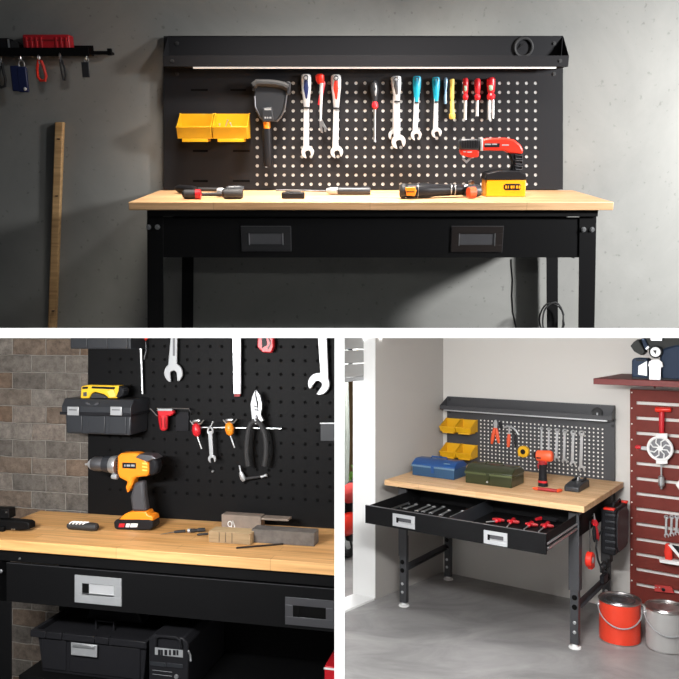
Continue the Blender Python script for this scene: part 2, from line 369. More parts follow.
leg1(147, 163, 147.5, 163.5, 218, 329, .026); leg1(579.5, 596.5, 578.5, 594.5, 218, 329, .026)
leg1(182, 193.5, 181.5, 193, 258, 329, D1-.06, True); leg1(546.5, 558, 547, 558, 258, 329, D1-.06, True)
for x, y in ((148.5, 227), (157.5, 227), (583.5, 229.5), (592, 229.5)): bolt(R1, 'bolt', R1.P(x, y, .0258), .0085, b1)
g = MB(); a = R1.P(565, 258, .1)
g.prism([(a.x-.02, dz0-.001), (a.x+.032, dz0-.001), (a.x+.032, dz0-.016)], .1, .104).build('bracket', 'blk', b1)
# backboard
YB = D1
def f1(px, py): q = R1.P(px, -py, YB); return q.x, q.z
pb = pegboard(MB(), (163.6, 563, -189.5, -36), (257.3, 535.6, 32), (-184.2, -83.2, 12), 1.75, YB, .0012, f1)
a, b_ = R1.P(163.6, 36, YB), R1.P(163.6, 186, YB); c, d = R1.P(563, 36, YB), R1.P(563, 189, YB)
for q0, q1, s_ in ((a, b_, 1), (c, d, -1)):
    pb.hexa([(q1.x, YB+.0005, q1.z), (q1.x+.002*s_, YB+.0005, q1.z), (q1.x+.002*s_, YB+.02, q1.z), (q1.x, YB+.02, q1.z), (q0.x, YB+.0005, q0.z), (q0.x+.002*s_, YB+.0005, q0.z), (q0.x+.002*s_, YB+.02, q0.z), (q0.x, YB+.02, q0.z)])
peg = pb.build('pegboard', 'blk1', b1)
a, d = R1.P(250, 76, YB), R1.P(540, 189, YB)
MB().box((a.x, YB+.0014, .003), (d.x, YB+.0034, a.z)).build('added_backing', 'hole1', peg)  # added sheet, its grey stands for the lit wall behind the holes
# slots in the solid part of the board
for x0, x1, y in ((191, 208, 90), (230.5, 246, 90), (193, 208, 151), (233, 250, 151), (233, 250, 181), (193, 208, 181)):
    a, c = R1.P(x0, y-1, YB), R1.P(x1, y+1, YB); MB().box((a.x, YB-.0006, c.z), (c.x, YB-.0001, a.z)).box((c.x-.004, YB-.003, c.z), (c.x, YB-.0006, a.z)).build('slot', 'dhole', peg)
# tray shelf: back is the board, sloping cheeks, front lip
YS = YB-.062
lt, lb = R1.P(366, 55.5, YS), R1.P(366, 66.5, YS); xl, xr = R1.P(163, 60, YS).x, R1.P(568.7, 60, YS).x; zt = R1.P(366, 36.3, YB).z
s_ = MB().box((xl, YS, lb.z), (xr, YS+.0015, lt.z)).box((xl, YS+.0015, lb.z), (xr, YB-.0005, lb.z+.0015)).box((xl, YS+.0015, lt.z-.0012), (xr, YS+.006, lt.z)) \
    .box((R1.P(168, 36, YB).x, YB-.002, zt-.0005), (R1.P(563, 36, YB).x, YB+.004, zt+.0015))
shelf = s_.build('tray_shelf', 'blk1', b1, bevel=.0004)
for xx, tx, k in ((xl, R1.P(168, 40, YB).x, 1), (xr, R1.P(563, 40, YB).x, -1)):
    mb = MB(); t = .0015*k
    A = [(xx, YS+.0016, lb.z), (tx, YB-.0021, lb.z), (tx, YB-.0021, zt-.001), (xx, YS+.0016, lt.z)]
    v0 = [mb.bm.verts.new(p) for p in A]; v1 = [mb.bm.verts.new((p[0]+t, p[1], p[2])) for p in A]
    mb._f(v0); mb._f(v1[::-1])
    for i in range(4): mb._f([v0[(i+1) % 4], v0[i], v1[i], v1[(i+1) % 4]])
    mb.build('end_cheek', 'blk1', shelf)
for x, y, yy in ((177, 43.5, YB-.0004), (172, 61, YS-.0002), (177, 74, YB-.0004), (554, 43.5, YB-.0004), (560, 61, YS-.0002), (554, 74, YB-.0004)):
    bolt(R1, 'screw', R1.P(x, y, yy), .0075, shelf if yy < YB-.01 else peg, 'rub', y1=.004)
a, c = R1.P(193, 68, YS+.01), R1.P(556, 68, YS+.01)
MB().box((a.x, YS+.008, lb.z-.006), (c.x, YS+.018, lb.z-.0003)).build('light_strip', 'led', shelf, bevel=.001)['label'] = 'thin pale light strip under the tray'
p = R1.P(523.5, 47.5, YB-.004)
g = MB().ring(p, .031, .0055, 'y', 26, 8); g.spindle(p+V((-.018, .0035, -.004)), p+V((0, -.006, .012)), [(0, .002), (1, .002)], 6).build('cable_grommet', 'rub', shelf)
# cords
cp = [R1.P(*q, .2) for q in ((510.8, 259.5), (511, 266), (512.3, 280), (511.6, 296), (512.5, 312), (515.5, 325))]; e_ = cp[-1]+(cp[-1]-cp[-2])*.35
tag(MB().tube(cp+[e_], .0032, 8).build('power_cord', 'rub', None, R1, clip=[FLR1], org=cp[0]), 'thin black cord hanging straight down under the right drawer pull', 'cord')
pts = []
for k in range(44):
    a = 2*PI*k/22; q = R1.P(551.5+(11.5+.8*math.sin(k*.7))*math.cos(a)+(2 if k > 22 else 0), 320+ (17+math.sin(k))*math.sin(a), D1-.075-.0005*k); pts.append(q)
tag(MB().tube(pts, .0033, 7).build('coiled_cord', 'rub', None, R1, clip=[FLR1], org=pts[0]), 'black cord coiled in a loop around the right rear leg of the dark-wall bench', 'cord')
# --- wooden stick leaning at the wall
a0, a1 = R1.P(60, 122, YW1-.016), R1.P(52.5, 328, YW1-.012); a2 = a1+(a1-a0)*.2
wv = .0155
st = MB(); st.hexa([(a2.x-wv*1.05, a2.y-.01, a2.z), (a2.x+wv*1.05, a2.y-.01, a2.z), (a2.x+wv*1.05, a2.y+.01, a2.z), (a2.x-wv*1.05, a2.y+.01, a2.z),
                    (a0.x-wv, a0.y-.012, a0.z), (a0.x+wv, a0.y-.012, a0.z), (a0.x+wv, a0.y+.012, a0.z), (a0.x-wv, a0.y+.012, a0.z)])
so = tag(st.build('wooden_pole', 'stick', None, R1, clip=[FLR1], org=a1, bevel=.004), 'pale wooden pole leaning against the dark concrete wall at far left', 'pole')
for y in (139, 196, 311): q = R1.P(58.5-(y-139)*.032, y, YW1-.0285); MB().box((q.x-.005, q.y-.0012, q.z-.002), (q.x+.005, q.y+.004, q.z+.002)).build('knot', 'dbrn', so)
# --- wall rail with small things
YR = YW1-.06
a, c = R1.P(-40, 47.5, YR), R1.P(89, 56, YR); c2 = R1.P(110.5, 55.5, YR)
rail = thing('wall_rail', 'long black wall rail with open channel near the top left corner', 'rail', R1, (c.x, YW1, a.z))
MB().box((a.x, YR, c.z), (c.x, YR+.003, a.z)).box((a.x, YR+.003, c.z+.004), (c.x, YW1, c.z+.008)).box((a.x, YW1-.003, c.z+.008), (c.x, YW1, a.z+.012)).build('channel', 'blk', rail, bevel=.0008)
MB().box((c.x+.0005, YR+.012, c.z+.006), (c2.x, YR+.024, a.z-.010)).box((c2.x-.014, YR+.010, c.z+.004), (c2.x, YR+.026, a.z-.002)).box((c2.x-.010, YR+.026, c.z+.008), (c2.x-.003, YW1, a.z-.012)).build('end_bar', 'blk', rail, bevel=.001)
hk = [R1.P(x, 57, YR) for x in (20, 39, 60, 86)]
for q in hk: MB().tube([(q.x, YR+.006, c.z+.006), (q.x, YR+.004, c.z-.010), (q.x, YR-.006, c.z-.015), (q.x, YR-.012, c.z-.008)], .0018, 6).build('hook', 'steel', rail)
zr = c.z+.0082
o1 = thing('red_case', 'red ribbed plastic case standing on the black wall rail', 'case', R1, (R1.P(47, 50, YR+.03).x, YR+.03, zr))
p0, p1 = R1.P(24, 49, YR+.012), R1.P(69.5, 34.5, YR+.012)
mb = MB().box((p0.x, YR+.006, zr), (p1.x, YW1-.006, p1.z)); mb.build('shell', 'red', o1, bevel=.006, seg=3)
for k in range(9):
    if k in (4, 5): continue
    x = p0.x+.014+k*(p1.x-p0.x-.026)/8; MB().box((x-.0035, YR+.003, zr+.012), (x+.0035, YR+.0062, p1.z-.010)).build('rib', 'red', o1, bevel=.001)
MB().box((p0.x+.004, YR+.0035, p1.z-.022), (p1.x-.004, YR+.0062, p1.z-.017)).build('lid_seam', 'rdk', o1)
o2 = thing('small_box', 'small black box standing on the wall rail left of the red case', 'box', R1, (R1.P(4, 50, YR+.03).x, YR+.03, zr))
p0, p1 = R1.P(-14, 49, YR+.012), R1.P(9, 38, YR+.012)
MB().box((p0.x, YR+.008, zr), (p1.x, YW1-.008, p1.z)).build('body', 'plas', o2, bevel=.005)
MB().cyl((p1.x+.014, YR+.012, zr+.026), (p1.x+.014, YW1-.012, zr+.026), .017, n=18).build('roll', 'rub', o2)
MB().box((p1.x-.004, YR+.0055, zr+.006), (p1.x+.002, YR+.0078, p1.z-.004)).build('clasp', 'zinc', o2)
def strap_loop(name, label, px, mat_, r, y=YR-.008, clipm='steel'):
    q = [R1.P(a_, b_, y) for a_, b_ in px]
    t = thing(name, label, 'key strap', R1, q[0])
    MB().tube(q, r, 8, True).build('loop', mat_, t)
    p = R1.P(px[0][0], px[0][1]-1.5, y)
    MB().ring(p+V((0, 0, .003)), .0075, .0018, 'x', 14, 6).spindle(p+V((0, 0, -.018)), p, [(0, .004), (.7, .0048), (1, .003)], 8).build('clasp', clipm, t)
    return t
strap_loop('strap_loop', 'red loop strap with silver clasp hanging from the wall rail', [(38.6, 60), (37, 68), (37.8, 77), (40.5, 80.5), (45, 80.5), (46, 76), (43.6, 67), (41.2, 61)], 'redb', .0052)
strap_loop('strap_loop', 'thin black loop strap hanging right of the red one', [(60, 58), (60.5, 66), (62, 74), (63.6, 80), (65.3, 80.4), (65.8, 76), (64.6, 68), (62.3, 61)], 'rub', .0035, clipm='dsteel')
strap_loop('strap_loop', 'black loop strap hanging at the very left picture edge', [(.5, 62), (-1, 74), (-2, 84), (1, 87.5), (5, 86), (5.5, 80), (3, 70), (2, 63)], 'rub', .005)
t = thing('pocket_torch', 'navy blue clip-on key torch with a silver clasp hanging below the rail', 'torch', R1, R1.P(21, 60, YR-.01))
p0, p1 = R1.P(14.6, 91.5, YR), R1.P(20.3, 66, YR); p2, p3 = R1.P(21.3, 92.5, YR), R1.P(28, 67, YR)
MB().box((p0.x, YR-.02, p0.z), (p1.x, YR-.006, p1.z)).build('left_half', 'nvy', t, bevel=.004)
MB().box((p2.x, YR-.021, p2.z), (p3.x, YR-.006, p3.z)).build('right_half', 'nvy', t, bevel=.004)
p = R1.P(25.2, 89, YR-.02); MB().ball((p.x, YR-.021, p.z), .006, .003, .006).build('lens', 'white', t)
p = R1.P(21.5, 64.5, YR-.01)
MB().ring((p.x, YR-.010, p.z), .011, .0028, 'y', 18, 6, .9, 1.25).box((p.x-.009, YR-.013, p.z-.026), (p.x+.009, YR-.008, p.z-.010)).build('clasp', 'steel', t, bevel=.001)
t = thing('hanging_tag', 'dark grey rectangular tag hanging at the right end of the rail', 'tag', R1, R1.P(86, 58, YR-.008))
p0, p1 = R1.P(82.5, 77.5, YR-.008), R1.P(88.5, 62, YR-.008)
MB().box((p0.x, YR-.010, p0.z), (p1.x, YR-.004, p1.z)).build('plate', 'dplas', t, bevel=.002)
p = R1.P(86.3, 60, YR-.008); MB().ring((p.x, YR-.007, p.z), .008, .0017, 'y', 14, 6).build('ring', 'steel', t)
# --- yellow bins
def bin_obj(room, x0, x1, yb, z0, z1, dep, label, group, tiltx=0, mats='yel', lip=.46, t=.0025, name='storage_bin', pinch=0):
    """open fronted hopper bin hung on a board at depth yb"""
    h = z1-z0
    o = thing(name, label, 'bin', room, ((x0+x1)/2, yb, z0), group)
    mb = MB(); side = [(yb-.003, z0), (yb-.003, z1), (yb-dep*.2, z1), (yb-dep, z0+h*lip), (yb-dep*.86, z0)]
    mb.prism(side, x0, x0+t, 'x').prism(side, x1-t, x1, 'x')
    mb.box((x0+t, yb-.003-t, z0), (x1-t, yb-.003, z1)).box((x0+t, yb-dep*.86, z0), (x1-t, yb-.003-t, z0+t))
    mb.prism([(yb-dep, z0+h*lip), (yb-dep+t, z0+h*lip), (yb-dep*.86+t, z0), (yb-dep*.86, z0)], x0+t, x1-t, 'x')
    mb.build('tub', mats, o, bevel=.0008)
    MB().box((x0-.001, yb-dep-.0025, z0+h*lip-.002), (x1+.001, yb-dep+t+.001, z0+h*lip+.003)).box((x0-.0015, yb-.2*dep, z1-.002), (x0+t, yb-.003, z1+.002)).box((x1-t, yb-.2*dep, z1-.002), (x1+.0015, yb-.003, z1+.002)).build('rim', mats, o, bevel=.0008)
    MB().box((x0+h*.18, yb-dep*.87, z0-h*.13), (x1-h*.18, yb-.01, z0-.0002)).build('foot', mats, o, bevel=.001)
    return o
za, zb = R1.P(200, 138.5, YB-.05).z, R1.P(200, 113.7, YB-.02).z
xs = [R1.P(x, 125, YB-.05).x for x in (178.5, 212.6, 213.8, 248.6)]
bin_obj(R1, xs[0], xs[1], YB, za, zb, .09, 'left one of the two yellow bins on the black pegboard beside the cordless trimmer', 'yellow bins on the wide pegboard')
bin_obj(R1, xs[2], xs[3], YB, za, zb, .09, 'right one of the two yellow bins on the black pegboard, holding a few screws', 'yellow bins on the wide pegboard')
for i, (x, y, a) in enumerate(((221, 126.5, .2), (224.5, 122, -.4), (234, 124.5, .5))):
    q = R1.P(x, y+5, YB-.055); q.z = max(q.z-.008, za+.004); e = q+V((math.sin(-a)*.03, .008, math.cos(a)*.036))
    t = thing('wood_screw', ['short bright screw leaning in the right yellow bin, leftmost', 'bright screw leaning in the right yellow bin, middle one', 'thin bright screw leaning in the right yellow bin, rightmost'][i], 'screw', R1, q, 'screws in the right yellow bin')
    MB().spindle(q, e, [(0, .0004), (.1, .0016), (.86, .0018), (.95, .0038), (1, .004)], 8).build('shank', 'zinc', t)
# --- tools on the pegboard
YT = YB-.019
def ptool(name, label, cat, top, group='tools hanging on the wide pegboard', y=YT): return thing(name, label, cat, R1, R1.P(*top, y), group)
def peg_hook(room, parent, p, y0, y1, mats='dsteel'):
    MB().tube([(p[0], y0, p[1]), (p[0], y1, p[1]), (p[0], y1-.001, p[1]+.006)], .0018, 6).build('hook', mats, parent)
def handled_spanner(label, top, bot, hpx, hw, jw, cols, sw, loop=True, two=False, tilt=.25, group='tools hanging on the wide pegboard'):
    p, q = R1.P(*top, YT), R1.P(*bot, YT); s = R1.sc(p); t = ptool('open_spanner', label, 'spanner', top, group)
    L = dist(p, q); d = (q-p).normalized(); h = hpx*s
    pts = place(jaw(L, sw*s, jw*s, tilt), (p.x, p.z), (q.x, q.z))
    # shaft with jaw starts inside the handle
    k = h*.8
    def cut(pts): a = p+d*k; return [(x, z) for x, z in pts]
    mb = MB(); o = place([(x, min(z, -k)) for x, z in jaw(L, sw*s, jw*s, tilt)], (p.x, p.z), (q.x, q.z)); mb.prism(o, YT-.003, YT+.003)
    mb.build('shaft_and_jaw', 'chr1', t, bevel=.0008)
    if two:
        q2 = R1.P(bot[0]-5, bot[1]-8, YT+.007); o = place([(x, min(z, -k)) for x, z in jaw(dist(V((p.x, 0, p.z)), V((q2.x, 0, q2.z))), sw*s*.8, jw*s*.8, -.2)], (p.x, p.z), (q2.x, q2.z))
        MB().prism(o, YT+.005, YT+.009).build('second_shaft', 'chr1', t, bevel=.0006)
    hw *= s
    prof = [(0, hw*.30), (.04, hw*.46), (.15, hw*.5), (.4, hw*.47), (.75, hw*.34), (.95, hw*.28), (1, hw*.26)]
    MB().spindle(p, p+d*h, prof, 16, .55).build('handle', cols[0], t)
    MB().spindle(p+d*h*.12+V((0, -.0052, 0)), p+d*h*.86+V((0, -.0035, 0)), [(0, hw*.1), (.1, hw*.27), (.4, hw*.30), (.8, hw*.17), (1, hw*.05)], 14, .6).build('grip_inset', cols[1], t)
    MB().spindle(p+d*h*.985, p+d*(h+1.3*s), [(0, hw*.3), (1, hw*.3)], 14, .6).build('collar', 'rub', t)
    if loop: MB().ring(p+d*hw*.35+V((0, -hw*.22, 0)), hw*.2, hw*.07, 'y', 14, 6).build('hang_hole', 'dsteel', t)
    return t
handled_spanner('large open spanner with clear and dark blue handle, first of the row', (306, 74), (307.7, 158.5), 32, 10.5, 13, ('chr1', 'nvy'), 5.2)
handled_spanner('large open spanner with bright red and silver handle, third of the row', (336, 74.5), (336.8, 158.5), 32, 10.5, 13, ('chr1', 'redb'), 5.2)
handled_spanner('pair of grey spanners with grey looped handle, middle of the row', (396, 76), (398.8, 149), 24, 10.5, 14.5, ('chr1', 'dsteel'), 6, two=True)
handled_spanner('slim spanner with cyan blue handle, longer of the two', (417, 76), (416, 140.5), 25, 8.5, 11, ('cyn', 'cyn'), 5)
handled_spanner('slim spanner with cyan blue handle, shorter of the two', (436, 77), (436.5, 138), 23.5, 8, 10.5, ('cyn', 'cyn'), 4)
t = ptool('adjustable_pliers', 'slim pliers with red cap and red grip hanging second in the row', 'pliers', (319, 75))
def rodp(t, name, m_, a, b_, prof, y=YT, flat=.7, n=14):
    p, q = R1.P(*a, y), R1.P(*b_, y); s = R1.sc(p); return MB().spindle(p, q, [(k, r*s) for k, r in prof], n, flat).build(name, m_, t)
rodp(t, 'cap', 'redb', (319.5, 74), (320.5, 84), [(0, 2.6), (.15, 4.4), (.6, 4.4), (1, 2.8)])
rodp(t, 'grip', 'red', (324, 81), (319, 105), [(0, 1), (.1, 2.1), (.6, 1.9), (1, 1.4)])
rodp(t, 'shaft', 'chr1', (321.5, 83), (320.6, 121), [(0, 1.9), (.5, 1.4), (1, 1.1)], YT-.004)
o = R1.O([(319.7, 119), (322, 119), (324.5, 124), (326.8, 128), (326, 132), (324.2, 131.5), (324, 128), (322, 126), (323, 133), (321, 132.5), (319.5, 126)], YT-.004)
MB().prism(o, YT-.006, YT-.002).build('jaw', 'steel', t, bevel=.0005)
t = ptool('screwdriver', 'black handled screwdriver with red collar and long shaft, hanging mid board', 'screwdriver', (374, 81))
rodp(t, 'handle', 'dplas', (374, 80.5), (375, 101.5), [(0, 2), (.1, 3.6), (.4, 4.3), (.8, 3), (1, 2.2)], flat=.9)
rodp(t, 'handle_stripe', 'slv', (375.4, 83), (375.6, 96), [(0, .4), (.3, 1.1), (.7, 1.1), (1, .4)], YT-.011, .5)
rodp(t, 'collar', 'red', (375, 101.5), (375, 109.5), [(0, 2), (.3, 3.2), (.7, 3.2), (1, 1.2)], flat=.9)
rodp(t, 'shaft', 'steel', (374.8, 109), (374.6, 142), [(0, 1.3), (.9, 1.1), (1, 1.4)])
t = ptool('small_file', 'small grey blue file hanging between cyan spanner and yellow tool', 'file', (445.8, 78))
rodp(t, 'body', 'lblu', (445.8, 77.5), (445.2, 104), [(0, 1), (.08, 2), (.3, 1.8), (.55, 1), (.7, 1.6), (1, 1.4)])
t = ptool('yellow_driver', 'yellow double ended socket tool hanging left of red screwdrivers', 'socket tool', (452, 79))
rodp(t, 'upper_grip', 'ylw', (452, 79), (452, 100), [(0, 2.2), (.08, 2.6), (.3, 2.2), (.9, 2.1), (1, 1.6)], flat=.9)
rodp(t, 'lower_grip', 'ylw', (452, 100), (452.2, 119), [(0, 1.5), (.1, 2), (.7, 2.2), (.73, 3.1), (.95, 3.1), (1, 2.4)], flat=.9)
for lab, x, y0, yh, y1, w_, c2 in (('red screwdriver with pale green window in its handle, right of the yellow tool', 465.6, 78, 100.5, 119.5, 2.9, 'lgrn'),
                      ('plain red screwdriver with the shortest shaft, middle of the three red ones', 477.5, 78.5, 100.5, 116, 3.2, None),
                      ('thick red handled screwdriver with twin steel shaft, last of the row', 491, 77.5, 100, 119.5, 4.5, 'lgrn')):
    t = ptool('screwdriver', lab, 'screwdriver', (x, y0))
    rodp(t, 'handle', 'red', (x, y0), (x, yh), [(0, w_*.6), (.08, w_*.95), (.3, w_), (.62, w_*.85), (.7, w_*.65), (.8, w_), (.93, w_*.9), (1, w_*.5)], flat=.9)
    if c2: rodp(t, 'window', c2, (x, y0+6), (x, y0+14), [(0, .4), (.25, w_*.5), (.75, w_*.5), (1, .4)], YT-.0065*w_/2.9, .55)
    if w_ > 4: rodp(t, 'shaft', 'chr1', (x-2, yh-.5), (x-2, y1), [(0, 1.3), (1, 1.3)]); rodp(t, 'shaft', 'chr1', (x+1.9, yh-.5), (x+1.9, y1-1), [(0, 1.3), (1, 1.3)])
    else: rodp(t, 'shaft', 'chr1', (x-.2, yh-.5), (x-.5, y1), [(0, 1.5), (.9, 1.4), (1, 1.7)])
# cordless hedge tool hanging head up
t = ptool('cordless_trimmer', 'black cordless power tool with wide head and orange band hanging upside down', 'power tool', (271, 84), y=YB-.02)
yT = YB-.03
MB().prism(R1.O([(255, 84), (287, 86), (286.5, 96), (282.5, 113), (277, 121.5), (263, 121.5), (256.5, 110), (254.5, 96)], yT), yT-.012, YB-.006).build('head', 'dplas', t, bevel=.004)
MB().tube([R1.P(*q, yT-.014) for q in ((253.5, 86), (257, 82.8), (264, 83), (275, 83.6), (284, 85.5), (288, 88))], .013, 10).build('top_handle', 'rub', t)
MB().prism(R1.O([(287, 82), (291, 82), (290.4, 95), (287.2, 95)], yT), yT-.02, yT).build('lever', 'dplas', t, bevel=.002)
MB().prism(R1.O([(252.8, 86.5), (256, 86.5), (256, 91), (252.8, 91)], yT), yT-.016, yT).build('knob', 'dplas', t, bevel=.001)
for nm, pp in (('edge_guard', [(254.6, 96), (255.3, 107), (260, 117), (263.5, 121)]), ('edge_guard', [(287, 93), (285, 108), (281, 117), (276.5, 121.5)])):
    MB().tube([R1.P(*q, yT-.013) for q in pp], .003, 7).build(nm, 'dsteel', t)
MB().prism(R1.O([(262.5, 108), (272.5, 107), (274.5, 121.5), (263, 122)], yT), yT-.03, yT-.012).build('gear_cover', 'dplas', t, bevel=.003)
lb_ = MB()
for x, y, w_ in ((264.5, 108.3, 6.5), (264.5, 116.8, 1.6), (266.8, 116.8, 1.6), (269.2, 116.8, 2.2)):
    a, c = R1.P(x, y, yT-.031), R1.P(x+w_, y+1.8, yT-.031); lb_.box((a.x, yT-.0308, c.z), (c.x, yT-.0301, a.z))
lb_.build('label_plate', 'slv', t)
MB().spindle(R1.P(266.5, 122, yT-.012), R1.P(267, 128.5, yT-.012), [(0, .0125), (1, .0125)], 18).build('orange_band', 'org', t)
MB().spindle(R1.P(267, 128.5, yT-.012), R1.P(268, 166.5, yT-.012), [(0, .0155), (.05, .016), (.6, .0165), (.95, .017), (1, .015)], 20).build('handle', 'plas', t)
MB().spindle(R1.P(262.9, 130, yT-.012), R1.P(263.2, 141, yT-.012), [(0, .001), (.2, .002), (1, .002)], 8).build('trigger', 'dplas', t)
# --- things lying on the wide bench
def on1(px, py): return R1.T(px, py, 0)
def rodt(t, name, m_, a, b_, prof, r0, flat=1, n=14, z=None, room=R1, dy=0):
    """a turned piece lying on the top: a, b_ are ground pixels, profile in pixels"""
    p, q = room.T(*a, 0), room.T(*b_, 0); s = room.sc((p+q)/2); h = r0*s if z is None else z
    p.z = q.z = h; p.y -= dy; q.y -= dy
    return MB().spindle(p, q, [(k, r*s) for k, r in prof], n, flat, V((0, 0, 1))).build(name, m_, t)
q = on1(210, 198); s = R1.sc(q)
t = thing('folding_multitool', 'black folding multi tool with a red ring lying at the left end of the bench', 'multi tool', R1, q)
rodt(t, 'jaw', 'plas', (176, 193), (196, 195), [(0, 2), (.2, 4), (.8, 4.2), (1, 3.5)], 4.6)
rodt(t, 'handle', 'rub', (183, 199.2), (199.5, 199.2), [(0, 3), (.12, 4.6), (.8, 4.6), (1, 4)], 4.9)
rodt(t, 'red_ring', 'red', (196, 199.3), (201, 199.3), [(0, 4.9), (1, 4.9)], 4.9)
rodt(t, 'bar', 'rub', (190, 193.5), (222, 194), [(0, 2), (1, 2)], 4.2)
rodt(t, 'bar', 'rub', (200, 198), (224, 197.5), [(0, 1.5), (1, 2.2)], 3.4)
rodt(t, 'pivot', 'slv', (217, 196.8), (225, 196.6), [(0, 2.4), (.3, 3.6), (.8, 3.4), (1, 2.4)], 5.4)
rodt(t, 'head', 'rub', (222.5, 199), (243, 199), [(0, 3.4), (.1, 5), (.9, 5.2), (1, 4)], 5.3)
rodt(t, 'head_cap', 'dplas', (226, 197.4), (244, 196.8), [(0, 2), (.2, 3.4), (.8, 3.6), (1, 2)], 8.2)
q = on1(294, 199.5)
t = thing('black_block', 'small black plastic block lying below the long screwdriver shaft', 'block', R1, q)
a, c = on1(281.5, 199), on1(304.5, 199); MB().box((a.x, a.y, .0002), (c.x, a.y+.03, .021)).build('body', 'plas', t, bevel=.004)
MB().box((a.x+.012, a.y+.004, .0212), (c.x-.012, a.y+.02, .0235)).build('lid', 'dplas', t, bevel=.001)
t = thing('screwdriver', 'grey handled screwdriver with long thin shaft lying on the bench', 'screwdriver', R1, on1(325, 195))
rodt(t, 'shaft', 'dsteel', (276.5, 193.5), (328, 194.5), [(0, 1.2), (.03, .9), (1, .9)], 3.3)
rodt(t, 'ferrule', 'slv', (326.5, 194.6), (338, 194.8), [(0, 2.2), (.4, 3.6), (.7, 3.5), (1, 3.9)], 3.8)
rodt(t, 'handle', 'dplas', (338, 194.8), (370.5, 194.8), [(0, 3.4), (.1, 4), (.5, 3.8), (.93, 4), (1, 3.2)], 3.8)
# rotary tool
t = thing('rotary_tool', 'long black cordless cutter with orange patches lying mid bench', 'power tool', R1, on1(440, 199))
rodt(t, 'body', 'plas', (404, 199), (462, 197.2), [(0, 5.2), (.05, 7.2), (.4, 7.4), (.5, 6.2), (.9, 5.6), (1, 5.4)], 7.7)
rodt(t, 'rear_cap', 'rub', (399.5, 198.8), (405, 198.8), [(0, 5.8), (.4, 7.6), (1, 7.5)], 7.7)
yy = on1(410, 199).y-.0275; MB().prism(R1.O([(405.5, 187.5), (415, 187), (416.5, 190.5), (415, 196), (406.5, 195.5)], yy), yy, yy+.008).build('orange_patch', 'org', t, bevel=.002)
MB().prism(R1.O([(406.5, 191.3), (414.5, 191.3), (414.5, 192.3), (406.5, 192.3)], yy-.001), yy-.001, yy).build('patch_groove', 'plas', t)
rodt(t, 'collar', 'dsteel', (462, 197.2), (469, 196.6), [(0, 4.4), (.3, 6.2), (1, 5)], 7)
rodt(t, 'head', 'dplas', (466, 197.8), (480, 197.2), [(0, 4.6), (.4, 6.4), (.85, 6), (1, 3.6)], 6.6)
rodt(t, 'orange_band', 'orr', (467.8, 198.8), (474, 198.6), [(0, 5.3), (1, 5.6)], 6.2, dy=.004)
for k in range(3): rodt(t, 'vent_ring', 'slv', (446+4*k, 197.6), (446.8+4*k, 197.6), [(0, 6.0), (1, 6.0)], 7.7)
rodt(t, 'knob', 'zinc', (468, 195), (473, 195), [(0, 2), (.5, 3), (1, 2)], 12)
rodt(t, 'ring_groove', 'slv', (417, 198.6), (417.6, 198.6), [(0, 7.5), (1, 7.5)], 7.7)
# red drill on its amber battery
yd = on1(505, 197).y
t = thing('cordless_drill', 'red and black cordless drill standing on a big amber battery at the right end', 'drill', R1, R1.P(506, 197, yd))
q0, q1 = R1.P(485.5, 196, yd), R1.P(526.5, 180, yd)
MB().box((q0.x, yd, .0003), (q1.x, yd+.085, q1.z)).build('battery', 'yor', t, bevel=.004, seg=3)
o = R1.O([(485, 180), (487, 173.5), (497, 171), (519, 171), (526, 174), (527, 180)], yd); MB().prism(o, yd-.001, yd+.086).build('battery_top', 'plas', t, bevel=.003)
q = R1.P(512.5, 187, yd); bl = MB().spindle(q+V((-.03, -.0002, 0)), q+V((.028, -.0002, 0)), [(0, .006), (.1, .011), (.9, .011), (1, .006)], 14, .1); bl.build('label_plate', 'plas', t)
lg = MB()
for k, w_ in enumerate((.007, .003, .008, .004, .008, .007)): x = q.x-.025+k*.0092; lg.box((x, yd-.0026, q.z-.0045), (x+w_*.8, yd-.0014, q.z+.0045))
lg.build('lettering', 'yor', t)
ya, yb_ = yd+.018, yd+.062
MB().prism(R1.O([(481, 140), (489, 138.2), (507, 138), (515, 140), (521, 145), (523.5, 150), (523, 154), (509, 153), (505, 151), (482, 150.5)], ya), ya, yb_).build('motor_housing', 'redb', t, bevel=.006, seg=3)
MB().prism(R1.O([(509, 152.6), (523, 152), (524, 160), (523.5, 168), (519, 171.5), (512, 171.5), (513.5, 163)], ya), ya+.006, yb_-.006).build('handle', 'plas', t, bevel=.004)
for k in range(3):
    y = 155+5.5*k; MB().tube([R1.P(515.5, y, ya+.004), R1.P(522.5, y+.6, ya+.004), R1.P(522, y+3.6, ya+.004), R1.P(516, y+3.6, ya+.004)], .0018, 6, True).build('grip_rib', 'grub', t)
MB().prism(R1.O([(459.5, 142), (461, 139), (477, 139), (481, 140.5), (481, 150.6), (459.8, 149.5)], ya), ya+.002, yb_-.002).build('gearbox', 'dplas', t, bevel=.005)
for k in range(7): MB().prism(R1.O([(462+2.5*k, 140.2), (463+2.5*k, 140.2), (463+2.5*k, 148), (462+2.5*k, 148)], ya), ya-.001, ya+.003).build('cooling_rib', 'plas', t)
MB().prism(R1.O([(460, 149.8), (480, 149), (479, 157), (472, 158), (462, 155.5)], ya), ya+.004, yb_-.004).build('chuck_guard', 'redb', t, bevel=.005)
MB().prism(R1.O([(464.5, 158), (467.5, 161), (471.5, 156.5), (473, 158), (467.5, 163.8), (463, 159.5)], ya), ya+.018, ya+.024).build('blade', 'zinc', t)
MB().prism(R1.O([(480.3, 138), (483, 138), (483, 151), (480.3, 151)], ya), ya-.002, yb_+.002).build('collar', 'slv', t, bevel=.002)
lg = MB()
